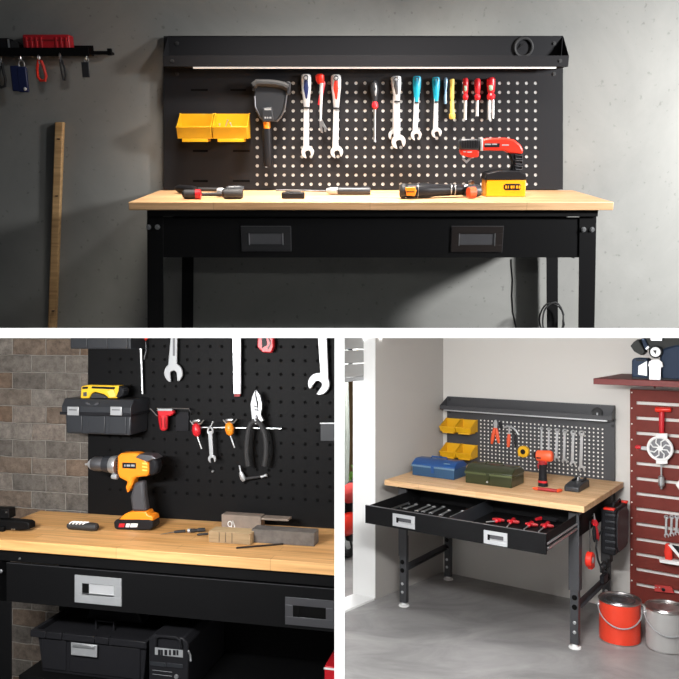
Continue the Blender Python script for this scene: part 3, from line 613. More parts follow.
for x0, x1, y0, y1 in ((484.5, 499.5, 143.2, 147.2),): a, c = R1.P(x0, y0, ya), R1.P(x1, y1, ya); lg.box((a.x, ya-.001, c.z), (c.x, ya-.0001, a.z))
lg.build('label_plate', 'plas', t)
lg = MB()
for x0, x1, y0, y1 in ((484.8, 491, 143.6, 145), (492, 497, 143.6, 145), (502, 509, 144.5, 145.7), (463.5, 466, 151.3, 152.3), (467.5, 472, 151.5, 152.6)):
    yy = ya-.0022 if x0 < 500 and x0 > 480 else ya-.001
    a, c = R1.P(x0, y0, yy), R1.P(x1, y1, yy); lg.box((a.x, yy, c.z), (c.x, yy+.0022, a.z))
lg.build('lettering', 'slv', t)
# ================================================================== LOWER LEFT BAY : brick wall with the near bench
D2 = .3154; B2 = D2-.002; YW2 = .35
struct(MB().box((-.9, YW2, -1.05), (1.6, YW2+.1, .8)).build('wall_brick', 'brick', None, R2, clip=[CEIL, DIVL]))
struct(MB().box((-1.9, ZF+.3, -CAMZ-.02), (-TH-.001, 3.6, -CAMZ+.0)).build('floor', 'conc3', None, RW))
struct(MB().box((-1.95, ZF+.3, -CAMZ), (-1.9, 3.2, -TH-.0002)).build('wall_left', 'conc1', None, RW))
G2 = 'tools on the near pegboard'
b2 = thing('workbench', 'near black workbench with warm wood top in front of the brick wall', 'workbench', R2, R2.T(170, 553, 0))
MB().box((0, 0, -.0285), (1.3, D2, 0)).build('tabletop', 'wt2', b2, bevel=.002, clip=[DIVL])
xl, xr_ = R2.P(0, 600, .02).x, 1.3
za = R2.P(100, 569, .012).z; zb = R2.P(100, 609.5, .012).z
MB().box((xl-.002, .016, za+.0005), (1.3, .024, -.0287)).build('apron', 'blk', b2, bevel=.001, clip=[DIVL])
dr2 = MB().box((R2.P(6.4, 580, .008).x, .008, zb), (1.3, .0158, za-.001)).box((xl+.03, .016, zb+.006), (1.3, D2-.02, zb+.009)).build('drawer', 'blk', b2, bevel=.001, clip=[DIVL])
MB().box((R2.P(6.4, 560, .006).x, .0065, za-.0022), (1.29, .0078, za-.0010)).build('drawer_edge', 'dsteel', dr2, clip=[DIVL])
def pull2(px0, py0, px1, py1, mats, lab, cup, clip=None):
    y = .0078; a = R2.P(px0, py0, y); c = R2.P(px1, py1, y); x0, x1 = a.x, c.x
    z1, z0 = a.z, R2.P(px0, py0+27.3, y).z
    w_, h_ = x1-x0, z1-z0; t = .0035
    A, B_, C_, D_ = x0+w_*.16, x1-w_*.16, z0+h_*.30, z1-h_*.28
    mb = MB().box((x0, y-t, z0), (x1, y, C_)).box((x0, y-t, D_), (x1, y, z1)).box((x0, y-t, C_), (A, y, D_)).box((B_, y-t, C_), (x1, y, D_))
    o = mb.build('drawer_pull', mats, dr2, bevel=.0005); o['label'] = lab
    MB().box((A, y-.0008, C_), (B_, y-.0001, D_)).build('cup', 'chr1' if cup == 'zinc' else cup, o)
    MB().box((A, y-.0025, C_), (A+w_*.14, y-.0009, D_)).build('cup_side', 'dhole', o)
    if cup == 'zinc': MB().box((A, y-.003, C_), (B_, y-.0009, C_+h_*.07)).build('cup_edge', 'steel', o)
pull2(75.3, 574.5, 122, 577, 'slv', 'bright silver recessed pull', 'zinc')
pull2(285.5, 596.5, 334, 630, 'dsteel', 'dark recessed pull', 'dhole')
x0, x1 = R2.P(-1, 600, .012).x, R2.P(12.5, 640, .012).x
MB().box((x0, .0085, -1.05), (x1-.001, .012, zb-.001)).box((x0-.02, .012, -1.05), (x0, .06, -.0287)).build('leg', 'blk', b2, bevel=.001, clip=[((0, 0, 0), (0, 0, -1))])
x2 = R2.P(89, 640, B2).x
MB().box((x0, D2-.03, -1.05), (x0+.03, D2-.005, -.0287)).build('leg', 'blk', b2, bevel=.001, clip=[((0, 0, 0), (0, 0, -1))])
zs = R2.P(40, 672, .06).z
sa, sb = R2.T(15.5, 674, zs), None
MB().box((x1+.006, .03, zs-.02), (1.3, D2-.008, zs)).build('lower_shelf', 'blk', b2, bevel=.001, clip=[DIVL])
for yy in (521,): pass
bolt(R2, 'bolt', R2.P(1.2, 571, .0084), .005, b2, 'zinc')
bolt(R2, 'screw', R2.P(20, 558.5, .0159), .0028, b2, 'steel')
# pegboard standing behind the top and reaching down behind the shelf
X0, X1 = R2.P(88, 450, B2).x, R2.P(337.2, 450, B2).x; zt = R2.P(335, 335, B2).z
cxr = R2.P(330, 420, B2).x; pit = cxr-R2.P(317.6, 420, B2).x; nx = 20
zr0, zr1 = R2.P(330, 501, B2).z, R2.P(330, 347, B2).z
pgo = pegboard(MB(), (X0, X1, -.62, zt), (cxr-pit*(nx-1), cxr, nx), (zr0, zr1, 12), .0052, B2, .0012).build('pegboard', 'blk', b2)
MB().box((X0, B2+.0014, -.62), (X1, B2+.004, zt)).build('added_backing', 'dhole', pgo)  # added near-black sheet standing for the shade behind the holes
YT2 = B2-.018
def P2(px, py, y=YT2): return R2.P(px, py, y)
def t2(name, label, cat, top, y=YT2, g=G2): return thing(name, label, cat, R2, R2.P(*top, y), g)
def rod2(t, name, m_, a, b_, prof, y=YT2, flat=.7, n=16, clip=None):
    p, q = R2.P(*a, y), R2.P(*b_, y); s = R2.sc(p); return MB().spindle(p, q, [(k, r*s) for k, r in prof], n, flat).build(name, m_, t, clip=clip)
def pol2(t, name, m_, pts, y, th, bevel=.001, clip=None, zmin=-9):
    return MB().prism([(x_, max(z_, zmin)) for x_, z_ in R2.O(pts, y)], y, y+th).build(name, m_, t, bevel=bevel, clip=clip)
# --- toolbox hanging on the board, its twin above reaches out of sight
dp = .112; yf = B2-dp
t = thing('toolbox', 'black two-latch toolbox hung on the pegboard above the orange drill', 'toolbox', R2, R2.P(96, 433, yf), 'hung black toolboxes')
def boxz(py, y=yf, px=96): return R2.P(px, py, y).z
xa_, xb_ = P2(64.5, 420, yf).x, P2(130, 420, yf).x; z0_, zm, z1_ = boxz(434.5), boxz(414.5), boxz(399.5)
MB().prism([(xa_+.004, z0_), (xb_-.002, z0_), (xb_, zm), (xa_, zm)], yf+.004, B2-.002).build('body', 'dplas', t, bevel=.003)
for k, (u, v_) in enumerate(((.06, .27), (.36, .62), (.68, .94))):
    MB().box((xa_+(xb_-xa_)*u, yf+.0005, z0_+.004), (xa_+(xb_-xa_)*v_, yf+.004, zm-.004)).build('panel', 'dplas', t, bevel=.002)
MB().prism([(yf, zm+.0005), (B2-.002, zm+.0005), (B2-.002, z1_-.003), (B2-.012, z1_), (yf+.016, z1_), (yf, zm+.022)], xa_-.010, xb_+.003, 'x').build('lid', 'dplas', t, bevel=.002)
MB().box((xa_-.014, yf-.004, zm-.003), (xb_+.005, B2-.002, zm+.006)).build('rim', 'plas', t, bevel=.0015)
a, c = P2(85, 401, yf), P2(98, 411, yf); q_ = [(0, 1), (.12, 1), (.5, .42), (.88, 1), (1, 1), (1, .75), (.5, .1), (0, .75)]
MB().prism([(a.x+(c.x-a.x)*u, c.z+.008+(a.z-c.z-.012)*v_) for u, v_ in q_], yf+.0035, yf+.012).build('lid_chevron', 'grub', t)
for px in (67.5, 110.5):
    a, c = P2(px, 406.5, yf-.006), P2(px+11.5, 415.5, yf-.006)
    l_ = MB().box((a.x, yf-.008, c.z), (c.x, yf-.0045, a.z)).build('latch', 'slv', t, bevel=.0012)
    MB().box((a.x+.006, yf-.009, (a.z+c.z)/2+.002), (c.x-.006, yf-.0081, (a.z+c.z)/2+.005)).build('latch_slot', 'dsteel', l_)
t = thing('toolbox', 'underside of a second black toolbox hung at the very top of the near pegboard', 'toolbox', R2, R2.P(96, 348, yf), 'hung black toolboxes')
xa2, xb2 = P2(69.5, 340, yf).x, P2(130, 340, yf).x; z0_ = boxz(349); z1_ = -R2.t.z-TH-.0006
MB().box((xa2, yf+.004, z0_), (xb2, B2-.002, z1_)).build('body', 'dplas', t, bevel=.002)
for u, v_ in ((.05, .29), (.34, .63), (.68, .96)): MB().box((xa2+(xb2-xa2)*u, yf, z0_+.003), (xa2+(xb2-xa2)*v_, yf+.004, z1_)).build('panel', 'dplas', t, bevel=.0012)
# --- nailer lying on the toolbox
yn = yf+.02
t = thing('cordless_nailer', 'small yellow and black power tool lying on the hung toolbox', 'power tool', R2, R2.P(100, 399, yn))
pol2(t, 'body', 'yeld', [(81, 386.5), (87, 385), (97, 385.2), (112, 385.6), (119, 385.4), (120, 392), (117, 398.3), (108.5, 398.3), (104, 394.5), (95, 392), (91.5, 393), (88.5, 398.3), (80.3, 398.3)], yn, .03, .003)
pol2(t, 'cover', 'plas', [(92, 386.4), (115, 387.2), (114, 389.4), (91, 388.4)], yn-.003, .004)
pol2(t, 'front_cap', 'plas', [(118.5, 385.6), (122, 387), (123.6, 391), (122.5, 396), (118, 398.2), (115.6, 397), (118, 391)], yn-.002, .034, .003)
pol2(t, 'underside', 'rub', [(92, 393.6), (95.5, 392.6), (104, 395.2), (108, 398.3), (89.5, 398.3)], yn+.003, .024, .002)
pol2(t, 'sticker', 'plas', [(82.5, 387), (88, 386.6), (87.5, 388.8), (82.2, 389.2)], yn-.0012, .002, 0)
pol2(t, 'trigger', 'dsteel', [(83, 392.3), (86.4, 392), (86.6, 396), (83, 396.4)], yn-.002, .003, .0006)
pol2(t, 'nose_plate', 'ylw', [(107, 391.5), (113, 389.2), (116, 396.5), (110, 398)], yn-.004, .005, .001)
# --- hanging tools of the near board
t = t2('screwdriver', 'long shafted screwdriver hanging below a red handle at the top of the board', 'screwdriver', (142, 336))
rod2(t, 'handle', 'redb', (141.6, 335.6), (141.6, 342), [(0, 6.6), (.5, 6.8), (.9, 4), (1, 2)], flat=.6)
rod2(t, 'shaft', 'steel', (140.4, 341.5), (142.4, 394), [(0, 1.7), (.35, 1.45), (1, 1.2)])
t = t2('allen_key', 'short steel key hanging right of the long screwdriver shaft', 'hex key', (146, 341))
MB().tube([P2(145.5, 342), P2(146.2, 350), P2(144.6, 356), P2(144.2, 359.5)], .0018, 7).build('bar', 'dsteel', t)
def spanner2(label, top, bot, sw, jw, tilt, slot=None, gap=.42):
    p, q = P2(*top), P2(*bot); s = R2.sc(p); t = t2('open_spanner', label, 'spanner', top)
    mb = MB(); o = place(jaw(dist(p, q), sw*s, jw*s, tilt, gap), (p.x, p.z), (q.x, q.z)); mb.prism(o, YT2-.004, YT2+.003)
    mb.build('body', 'slv', t, bevel=.0015)
    if slot: MB().prism([(p.x-slot*s*.5, p.z-.004), (p.x+slot*s*.5, p.z-.004), (p.x+slot*s*.5, P2(*top).z-(p.z-q.z)*.42), (p.x-slot*s*.5, P2(*top).z-(p.z-q.z)*.42)], YT2-.0046, YT2-.0041).build('groove', 'dsteel', t)
spanner2('big chrome spanner with long groove and jaw near the centre top of the brick-room board', (174.5, 336), (173.5, 383), 7, 20, .12, 2.4, .36)
spanner2('big chrome spanner hanging at the right edge of the brick-room board', (322.5, 336), (318, 395), 9.5, 22.5, -.55, None, .34)
t = t2('steel_bar', 'flat bright steel bar hanging straight down at mid board', 'bar', (236.5, 336))
pol2(t, 'body', 'slv', [(232.8, 336), (240.8, 336), (240.6, 394), (233.8, 394)], YT2-.006, .008, .0008)
pol2(t, 'side_strip', 'zinc', [(232.4, 336), (234.6, 336), (235, 394), (233.6, 394)], YT2-.0075, .0013, 0)
pol2(t, 'end_cap', 'rdk', [(234, 394.2), (240.2, 394.2), (239.8, 396.6), (234.4, 396.6)], YT2-.005, .006, .0005)
t = t2('red_clamp', 'red and black clamp end hanging at the top right of the brick-room board', 'clamp', (265, 337))
pol2(t, 'body', 'red', [(257.5, 336), (273, 336), (273.4, 347), (271, 353), (262.5, 352.5), (257, 347)], YT2-.012, .018, .003)
pol2(t, 'dark_core', 'plas', [(261.5, 336), (266, 336), (267, 345), (262, 348)], YT2-.0135, .003, .0006)
MB().tube([P2(268, 337, YT2-.014), P2(270.5, 343, YT2-.014), P2(267.5, 349, YT2-.014)], .0017, 6).build('wire_bail', 'steel', t)
# wire rack with cutter
yw = B2-.03
t = t2('wire_rack', 'short horizontal wire rack carrying the red cutter, right of the hung toolbox', 'rack', (170, 409), yw)
MB().tube([P2(150, 408.5, yw), P2(153, 411.5, yw), P2(156.5, 415.5, yw-.004), P2(160, 416.5, yw)], .0016, 6).build('bent_end', 'steel', t)
for dy in (0, 2.2): MB().tube([P2(156.8, 408.2+dy, yw), P2(189 if dy == 0 else 172, 408.8+dy, yw)], .0017, 6).build('wire', 'steel', t)
MB().tube([P2(188.8, 408.9, yw), P2(190.3, 412, yw+.006), P2(190.6, 414.5, B2-.003)], .0016, 6).build('hook_wire', 'dsteel', t)
t = t2('pipe_cutter', 'stubby red tool hanging from the short wire rack', 'cutter', (163, 410), yw)
pol2(t, 'head', 'red', [(157, 410.5), (172.5, 410.5), (173.5, 413.5), (170, 416), (158, 416)], yw-.012, .018, .003)
rod2(t, 'grip', 'red', (163, 415), (164, 430.5), [(0, 5.4), (.4, 4.9), (.9, 3.8), (1, 2)], yw-.004, .8)
for dx in (-2, 1.2): MB().tube([P2(163+dx, 418, yw-.0185), P2(163.6+dx, 428, yw-.0155)], .0012, 6).build('groove', 'rdk', t)
pol2(t, 'top_plate', 'slv', [(157.5, 408.8), (172, 408.8), (172, 411), (157.5, 411)], yw-.014, .01, .0008)
t = t2('black_holder', 'small black square holder on the board beside the red cutter', 'holder', (182, 423), B2-.008)
pol2(t, 'plate', 'plas', [(175.5, 412), (188.5, 412), (188.5, 431), (175.5, 431)], B2-.008, .0075, .001)
# long rail with hanging tools
t = t2('wire_rail', 'long thin wire rail across the board, with pliers hanging on its right half', 'rail', (240, 428), yw)
MB().tube([P2(200.5, 427.4, yw), P2(230, 427.6, yw), P2(281.5, 428.6, yw)], .0019, 7).build('wire', 'steel', t)
for x in (200.5, 281): MB().tube([P2(x, 427.8, yw), P2(x, 427.4, B2-.003)], .0017, 6).build('post', 'dsteel', t)
for nm, lab, x, m_, dx in (('multi_bit_driver', 'small red bulb-handled driver with steel wings on top, left on the wire rail', 196.3, 'red', 0), ('multi_bit_driver', 'small amber bulb-handled driver with steel wings on top, right on the wire rail', 229.3, 'org', 0)):
    y0 = 422 if m_ == 'red' else 421
    t = t2(nm, lab, 'driver', (x, y0), yw)
    rod2(t, 'bulb', m_, (x-.5, y0+1.5), (x+1, y0+14.5), [(0, 2), (.15, 3.8), (.5, 4.7), (.85, 3.6), (1, 1.4)], yw-.012, .9)
    rod2(t, 'shaft', 'steel', (x+.8, y0+14), (x+5.3, y0+27), [(0, .95), (1, .8)], yw-.012)
    for s0, e0 in (((x-6, y0-1), (x-1, y0+2.5)), ((x+7.5, y0-2), (x+1, y0+2))): MB().tube([P2(*s0, yw-.012), P2((s0[0]+e0[0])/2, max(s0[1], e0[1])-.2, yw-.014), P2(*e0, yw-.012)], .0022, 7).build('wing', 'steel', t)
    rod2(t, 'top_cap', 'steel', (x-4, y0-.5), (x+4, y0-1.4), [(0, 1), (.2, 1.7), (.8, 1.7), (1, 1)], yw-.012)
t = t2('small_spanner', 'small chrome spanner hanging between the two bulb-handled drivers', 'spanner', (211, 427), yw)
p, q = P2(210.2, 431, yw-.01), P2(212.6, 463, yw-.01); s = R2.sc(p)
MB().prism(place(jaw(dist(p, q), 4.2*s, 8.5*s, .1), (p.x, p.z), (q.x, q.z)), yw-.013, yw-.008).build('body', 'slv', t, bevel=.001)
MB().ring(P2(210.3, 431, yw-.0105), .0075, .0030, 'y', 18, 8, 1, 1.35).build('ring_end', 'slv', t)
MB().tube([P2(208.5, 428, yw-.01), P2(211.2, 425.5, yw-.01), P2(212.8, 422.3, yw-.01)], .0022, 7).ball(P2(212.9, 422, yw-.01), .0035).build('bail', 'steel', t)
t = t2('combination_pliers', 'large pliers with steel nose up and black handles, hanging on the wire rail', 'pliers', (255.5, 391), yw-.012)
yp = yw-.014
pol2(t, 'left_jaw', 'slv', [(255.2, 390), (252.2, 396), (250.4, 404), (250.8, 410), (251.8, 418), (251.4, 423), (257, 424.5), (258.4, 414), (257, 404), (255.6, 397)], yp, .007, .001)
pol2(t, 'right_jaw', 'zinc', [(256, 390), (259.8, 395), (261.6, 402), (261.8, 408), (260.6, 415), (263.6, 420.5), (258.5, 423.5), (257.5, 412), (258.4, 404), (256.6, 397)], yp+.001, .007, .001)
rod2(t, 'pivot', 'dsteel', (255.8, 417.8), (257.2, 417.8), [(0, 2.4), (1, 2.4)], yp-.001, .5)
for k, (x, y) in enumerate(((256, 406), (256.6, 409.5))): rod2(t, 'cutting_edge', 'dsteel', (x-2, y), (x+2, y+1), [(0, .6), (1, .6)], yp-.001)
MB().tube([P2(*c, yp+.003) for c in ((255, 420.5), (250.5, 424), (248.2, 432), (247, 443), (246.8, 455), (248.4, 466))], .008, 10).build('left_handle', 'rub', t)
MB().tube([P2(*c, yp+.003) for c in ((257, 420.5), (261, 425), (264.4, 433), (266, 443), (266, 455), (264.2, 466))], .008, 10).build('right_handle', 'rub', t)
t = t2('pivot_tool', 'small steel elbow tool with a black arm low on the board under the pliers', 'tool', (242, 478))
rod2(t, 'arm', 'rub', (243.5, 479), (261, 476.5), [(0, 1.2), (.2, 1.6), (1, 1.1)])
rod2(t, 'upper_link', 'slv', (239.3, 465.5), (241, 474), [(0, .7), (.7, 1), (1, 1.6)])
rod2(t, 'elbow', 'slv', (240.6, 472), (243.8, 481), [(0, 1.8), (.3, 2.6), (.7, 2.8), (1, 1.6)], YT2-.004)
rod2(t, 'tip', 'slv', (261, 477), (267, 475), [(0, 1.5), (.5, 1.1), (1, 1.6)])
t = t2('board_plate', 'dark grey square bracket plate at the right edge of the brick-room pegboard', 'bracket', (327, 432), B2-.004)
pol2(t, 'plate', 'dplas', [(320.5, 424), (336.6, 424), (336.6, 441), (320.5, 441)], B2-.004, .0035, .0005)
pol2(t, 'top_edge', 'steel', [(319.8, 422.8), (336.6, 422.8), (336.6, 424), (319.8, 424)], B2-.010, .0095, .0004)
t = t2('board_stud', 'tiny bright stud in the board below the small spanner', 'stud', (213.4, 471), B2)
q = P2(213.4, 471, B2-.0002); MB().spindle(q, q+V((0, -.008, 0)), [(0, .0028), (.5, .0028), (.6, .004), (1, .0026)], 12).build('head', 'zinc', t)
# --- orange drill standing on the bench
yb2 = R2.T(133, 530.5).y; yd = yb2
t = thing('cordless_drill', 'orange cordless drill with steel chuck standing on its black battery, pointing left', 'drill', R2, R2.P(133, 530, yd+.03))
wd2 = .046
pol2(t, 'battery', 'plas', [(113.3, 522), (116, 519.8), (148, 519.5), (152.5, 521), (152.8, 527), (149.5, 530.3), (117.5, 530.3), (114, 528)], yd, wd2, .004)
pol2(t, 'battery_cap', 'org', [(118.5, 519.8), (124.5, 514.2), (129, 512), (146, 511.6), (147.5, 515), (152, 516.3), (153, 521), (148, 520.4), (143, 521.4), (139.5, 520.2)], yd+.002, wd2-.004, .003)
pol2(t, 'handle', 'grub', [(133.5, 483), (143, 481), (143.8, 497), (146.3, 511.8), (131.5, 511.8), (129.5, 497)], yd+.008, .030, .008)
yc = yd+.023
pol2(t, 'motor_housing', 'org', [(117, 456), (120.5, 453.4), (134, 453), (141, 454.5), (147.5, 462), (149, 470), (147.5, 476.3), (136, 477.5), (133, 479), (132, 484), (129, 490.5), (127, 491.5), (124.8, 487.5), (127, 482), (119, 478), (116.5, 472)], yd+.004, wd2-.008, .006)
pol2(t, 'rear_cover', 'plas', [(148.3, 463), (151.5, 457), (156.5, 461), (157.4, 468), (155.5, 473.5), (150.5, 476.8), (148.5, 474)], yd+.005, wd2-.01, .007)
pol2(t, 'top_cover', 'dsteel', [(135, 457.5), (139, 454.2), (151, 455.4), (156.5, 459), (152.5, 459.8), (147, 462)], yd+.001, wd2-.002, .002)
for k in range(3): pol2(t, 'vent', 'ylw', [(142.2, 462.6+k*3.4), (147.2, 463.6+k*3.2), (147.2, 464.8+k*3.2), (142.2, 464+k*3.4)], yd+.0025, .003, 0)
rod2(t, 'torque_ring', 'zinc', (111.5, 464.5), (118, 465), [(0, 8.4), (.3, 9), (.8, 9.4), (1, 9)], yc, 1, 26)
for k in range(11): rod2(t, 'torque_tick', 'plas', (116.2, 457+1.6*k), (117.5, 457+1.6*k), [(0, .5), (1, .5)], yc-.0275+abs(k-5)*.0012)
rod2(t, 'gear_sleeve', 'dplas', (104.5, 464), (112, 464.4), [(0, 7.7), (.5, 8.2), (1, 8.3)], yc, 1, 26)
rod2(t, 'chuck', 'dsteel', (93, 463.7), (105, 464), [(0, 6.2), (.15, 7), (.6, 7.2), (1, 6.8)], yc, 1, 26)
rod2(t, 'chuck_nose', 'slv', (88.5, 464.2), (94, 464), [(0, 2.4), (.5, 5.2), (1, 6.2)], yc, 1, 22)
rod2(t, 'bit', 'slv', (85.3, 464.4), (89, 464.2), [(0, .9), (1, 1.2)], yc, 1)
rod2(t, 'side_button', 'slv', (112, 476.3), (117.5, 477), [(0, 2.2), (.3, 2.7), (1, 2.5)], yd+.014, 1)
pol2(t, 'label_plate', 'plas', [(122.2, 462.5), (135.8, 463), (135.8, 468.8), (122.2, 468.2)], yd+.0025, .003, .0004)
for x0, x1_ in ((124.2, 125.4), (126.6, 130), (131, 134.6)): pol2(t, 'lettering', 'slv', [(x0, 464.6), (x1_, 464.7), (x1_, 466.6), (x0, 466.5)], yd+.0014, .0012, 0)
pol2(t, 'trigger', 'org', [(125.5, 487), (128.5, 484), (129.5, 491), (127.2, 493)], yd+.02, .018, .002)
for x0, x1_, c_ in ((118.5, 124, 'red'), (125.5, 129, 'white'), (130, 137, 'white')): pol2(t, 'lettering', c_, [(x0+.8, 523.6), (x1_+.8, 523.6), (x1_, 527.2), (x0, 527.2)], yd-.0012, .0014, 0)
# --- small things on the bench
def T2(px, py): return R2.T(px, py, 0)
q = T2(82, 531.5); s = R2.sc(q)
t = thing('pocket_knife', 'black folding knife with white patterned scale lying left of the drill battery', 'knife', R2, q)
p, p2_ = T2(67.5, 530), T2(98, 531.5); p.z = p2_.z = .0126
MB().spindle(p, p2_, [(0, .006), (.06, .011), (.5, .0125), (.8, .014), (.96, .012), (1, .007)], 16, .85, V((0, 0, 1))).build('body', 'rub', t)
for k in range(5):
    u = p+(p2_-p)*(.12+.11*k); MB().tube([u+V((0, -.010, .0075)), u+V((.004, -.004, .0115)), u+V((.012, .003, .012))], .0020, 6).build('white_stripe', 'white', t)
t = thing('utility_knife', 'slim black handled knife with bright tip lying right of the drill', 'knife', R2, T2(172, 533))
a, c, d = T2(160, 536), T2(174, 533.6), T2(185.5, 532.6)
for v_ in (a, c, d): v_.z = .0045
MB().spindle(a, c, [(0, .0008), (.3, .002), (1, .0022)], 8, .5, V((0, 0, 1))).build('blade', 'steel', t)
MB().spindle(c, d, [(0, .0035), (.2, .0048), (1, .0048)], 10, .8, V((0, 0, 1))).build('handle', 'rub', t)
t = thing('bit_holder', 'short black rod with a white ring lying between knife and wood blocks', 'bit holder', R2, T2(196, 533))
a, c, d = T2(188, 532.8), T2(190.5, 532.9), T2(205, 531.8)
for v_ in (a, c, d): v_.z = .0062
MB().spindle(a, c, [(0, .0055), (1, .0058)], 12).build('white_ring', 'slv', t)
MB().spindle(c, d, [(0, .006), (.3, .006), (.35, .0046), (.5, .0046), (.55, .006), (1, .0055)], 12).build('rod', 'rub', t)
t = thing('short_bit', 'tiny black bit lying just left of the pale wood block', 'bit', R2, T2(201, 536))
a, c = T2(197, 536), T2(208, 535); a.z = c.z = .0036
MB().spindle(a, c, [(0, .002), (.2, .0035), (1, .0034)], 8).build('rod', 'rub', t)
# wood blocks
def block(name, label, px, z0, h_, dep, mats, extra=None, g='offcuts on the near bench', bev=.0012):
    a, c = R2.T(px[0], px[1], z0), R2.T(px[2], px[3], z0)
    o = thing(name, label, 'wood block', R2, (a.x, a.y, z0), g)
    MB().box((a.x, a.y, z0+.0003), (c.x, a.y+dep, z0+h_)).build('block', mats, o, bevel=bev); return o, a, c
a_ = R2.T(251.5, 543.2, 0); hz = a_.y
o, a, c = block('wood_block', 'dark grey weathered wood block lying in front at the right', (251.5, 542.5, 315, 546), 0, .036, .045, 'gblk'); yfr = a.y
h1 = R2.P(251.5, 526, yfr).z
o, a, c = block('wood_block', 'pale raw wood block with dark end grain band lying left of the grey one', (208.5, 542.5, 249.5, 546), 0, R2.P(208.5, 531, R2.T(208.5, 542.5).y).z, .05, 'wblk')
for k in range(3): MB().box((a.x+.030+.018*k, a.y-.0008, .004), (a.x+.0312+.018*k, a.y+.0002, .030)).build('grain_line', 'dbrn', o)
o, a, c = block('wood_block', 'taupe stamped wood plank lying behind and above the two front blocks', (221.5, 529.5, 262, 531), 0, .043, .035, 'tblk')
q = R2.P(231, 524, a.y); MB().ring((q.x-.003, a.y-.0004, q.z), .0075, .0012, 'y', 18, 5, .8, 1).build('stamp_ring', 'white', o); MB().tube([(q.x+.001, a.y-.0005, q.z-.010), (q.x+.006, a.y-.0005, q.z+.010), (q.x+.012, a.y-.0005, q.z-.010)], .0012, 5).build('stamp_stroke', 'white', o)
ztop = R2.P(251, 527, yfr).z
t = thing('wood_block', 'hollow taupe wood piece resting on the grey block, topmost offcut', 'wood block', R2, R2.P(262, 526, yfr+.03), 'offcuts on the near bench')
yq = a.y
za_, zb_ = R2.P(262, 527, yq).z, R2.P(262, 518, yq).z
xa_, xb_ = c.x+.0006, R2.P(288, 520, yq).x
zl = .0365
MB().box((xa_, yq+.001, zb_-.006), (xb_, yq+.036, zb_)).box((xa_+.045, yq+.001, zl), (xb_, yq+.036, zb_-.006)).box((xa_, yq+.03, zl), (xa_+.045, yq+.036, zb_-.006)).build('block', 'tblk', t, bevel=.001)
t = thing('pencil', 'dark slim pencil lying in front of the blocks', 'pencil', R2, T2(258, 546))
a, c = T2(236, 549), T2(283, 545); a.z = c.z = .0028
MB().spindle(a, c, [(0, .0015), (.02, .0026), (1, .0026)], 6).build('shaft', 'dbrn', t)
# vice at the left edge
t = thing('bench_vice', 'black metal bench vice at the left edge of the warm wood top', 'vice', R2, T2(5, 532))
yv = T2(5, 531).y
pol2(t, 'rear_jaw', 'blk', [(-14, 508.5), (8.5, 509), (9.2, 518.6), (-14, 518.6)], yv+.006, .03, .002)
pol2(t, 'slide', 'blk', [(-14, 518.7), (26, 521.8), (29, 523.6), (29.2, 529.5), (20, 530.6), (-14, 531.2)], yv, .03, .003, zmin=.0004)
pol2(t, 'base', 'blk', [(-14, 527), (3, 527), (3, 533.6), (-14, 533)], yv-.012, .0118, .001, zmin=.0004)
for x, y in ((6.5, 512.2), (14.5, 529.2), (12.2, 529.2)):
    yy = yv+.0058 if y < 515 else yv-.0002
    q = R2.P(x, y, yy); MB().spindle(q, q+V((0, -.003, 0)), [(0, .0028), (1, .002)], 10).build('screw', 'steel', t)
# --- lower shelf
yc2 = .06
t = thing('tote_box', 'big black storage toolbox with silver latch on the lower shelf', 'toolbox', R2, R2.P(90, 672, yc2))
def S2(px, py, y=yc2): return R2.P(px, py, y)
xa_, xb_ = S2(36.8, 650).x, S2(145.5, 650).x; zr1_, zr0_ = S2(32, 629).z, S2(32, 635.8).z
MB().prism([(xa_+.014, zs), (xb_-.008, zs), (xb_, zr0_), (xa_, zr0_)], yc2+.004, D2-.03).build('body', 'plas', t, bevel=.003)
for u, v_ in ((.02, .26), (.29, .98)): MB().box((xa_+.010+(xb_-xa_-.02)*u, yc2, zs+.01), (xa_+.010+(xb_-xa_-.02)*v_, yc2+.004, zr0_-.004)).build('panel', 'plas', t, bevel=.002)
xr0, xr1 = S2(31.8, 630).x, S2(148, 640).x
cuts = [S2(x, 640).x for x in (31.8, 47.5, 63.5, 96, 110, 148)]
for a, c in zip(cuts, cuts[1:]): MB().box((a+.001, yc2-.008, zr0_+.0004), (c-.001, yc2+.008, zr1_)).build('rim_section', 'plas', t, bevel=.0018)
MB().box((xr0, yc2+.0085, zr0_+.0004), (xr0+.012, D2-.026, zr1_)).build('rim_side', 'plas', t, bevel=.001); MB().box((xr1-.012, yc2+.0085, zr0_+.0004), (xr1, D2-.026, zr1_)).build('rim_side', 'plas', t, bevel=.001)
MB().box((xr0+.013, D2-.040, zr0_+.0004), (xr1-.013, D2-.026, zr1_+.006)).build('rim_back', 'plas', t, bevel=.001)
MB().box((xr0+.013, yc2+.0086, zr0_-.0), (xr1-.013, D2-.041, zr0_+.006)).build('lid', 'plas', t, bevel=.001)
xm = (xr0+xr1)/2
MB().prism([(xm-.09, zr0_+.0062), (xm+.09, zr0_+.0062), (xm+.075, zr1_+.022), (xm-.075, zr1_+.022)], .19, .24).build('lid_hump', 'plas', t, bevel=.005)
MB().tube([(xm-.02, .13, zr0_+.006), (xm-.02, .13, zr1_+.012), (xm+.035, .13, zr1_+.012), (xm+.035, .13, zr0_+.006)], .004, 8).build('lid_handle', 'plas', t)
a, c = S2(70.8, 642.5, yc2-.012), S2(96.8, 644.5, yc2-.012); zc = S2(71, 655, yc2-.012).z
l_ = MB().box((a.x, yc2-.012, zc), (c.x, yc2-.0085, a.z)).build('latch', 'slv', t, bevel=.0015)
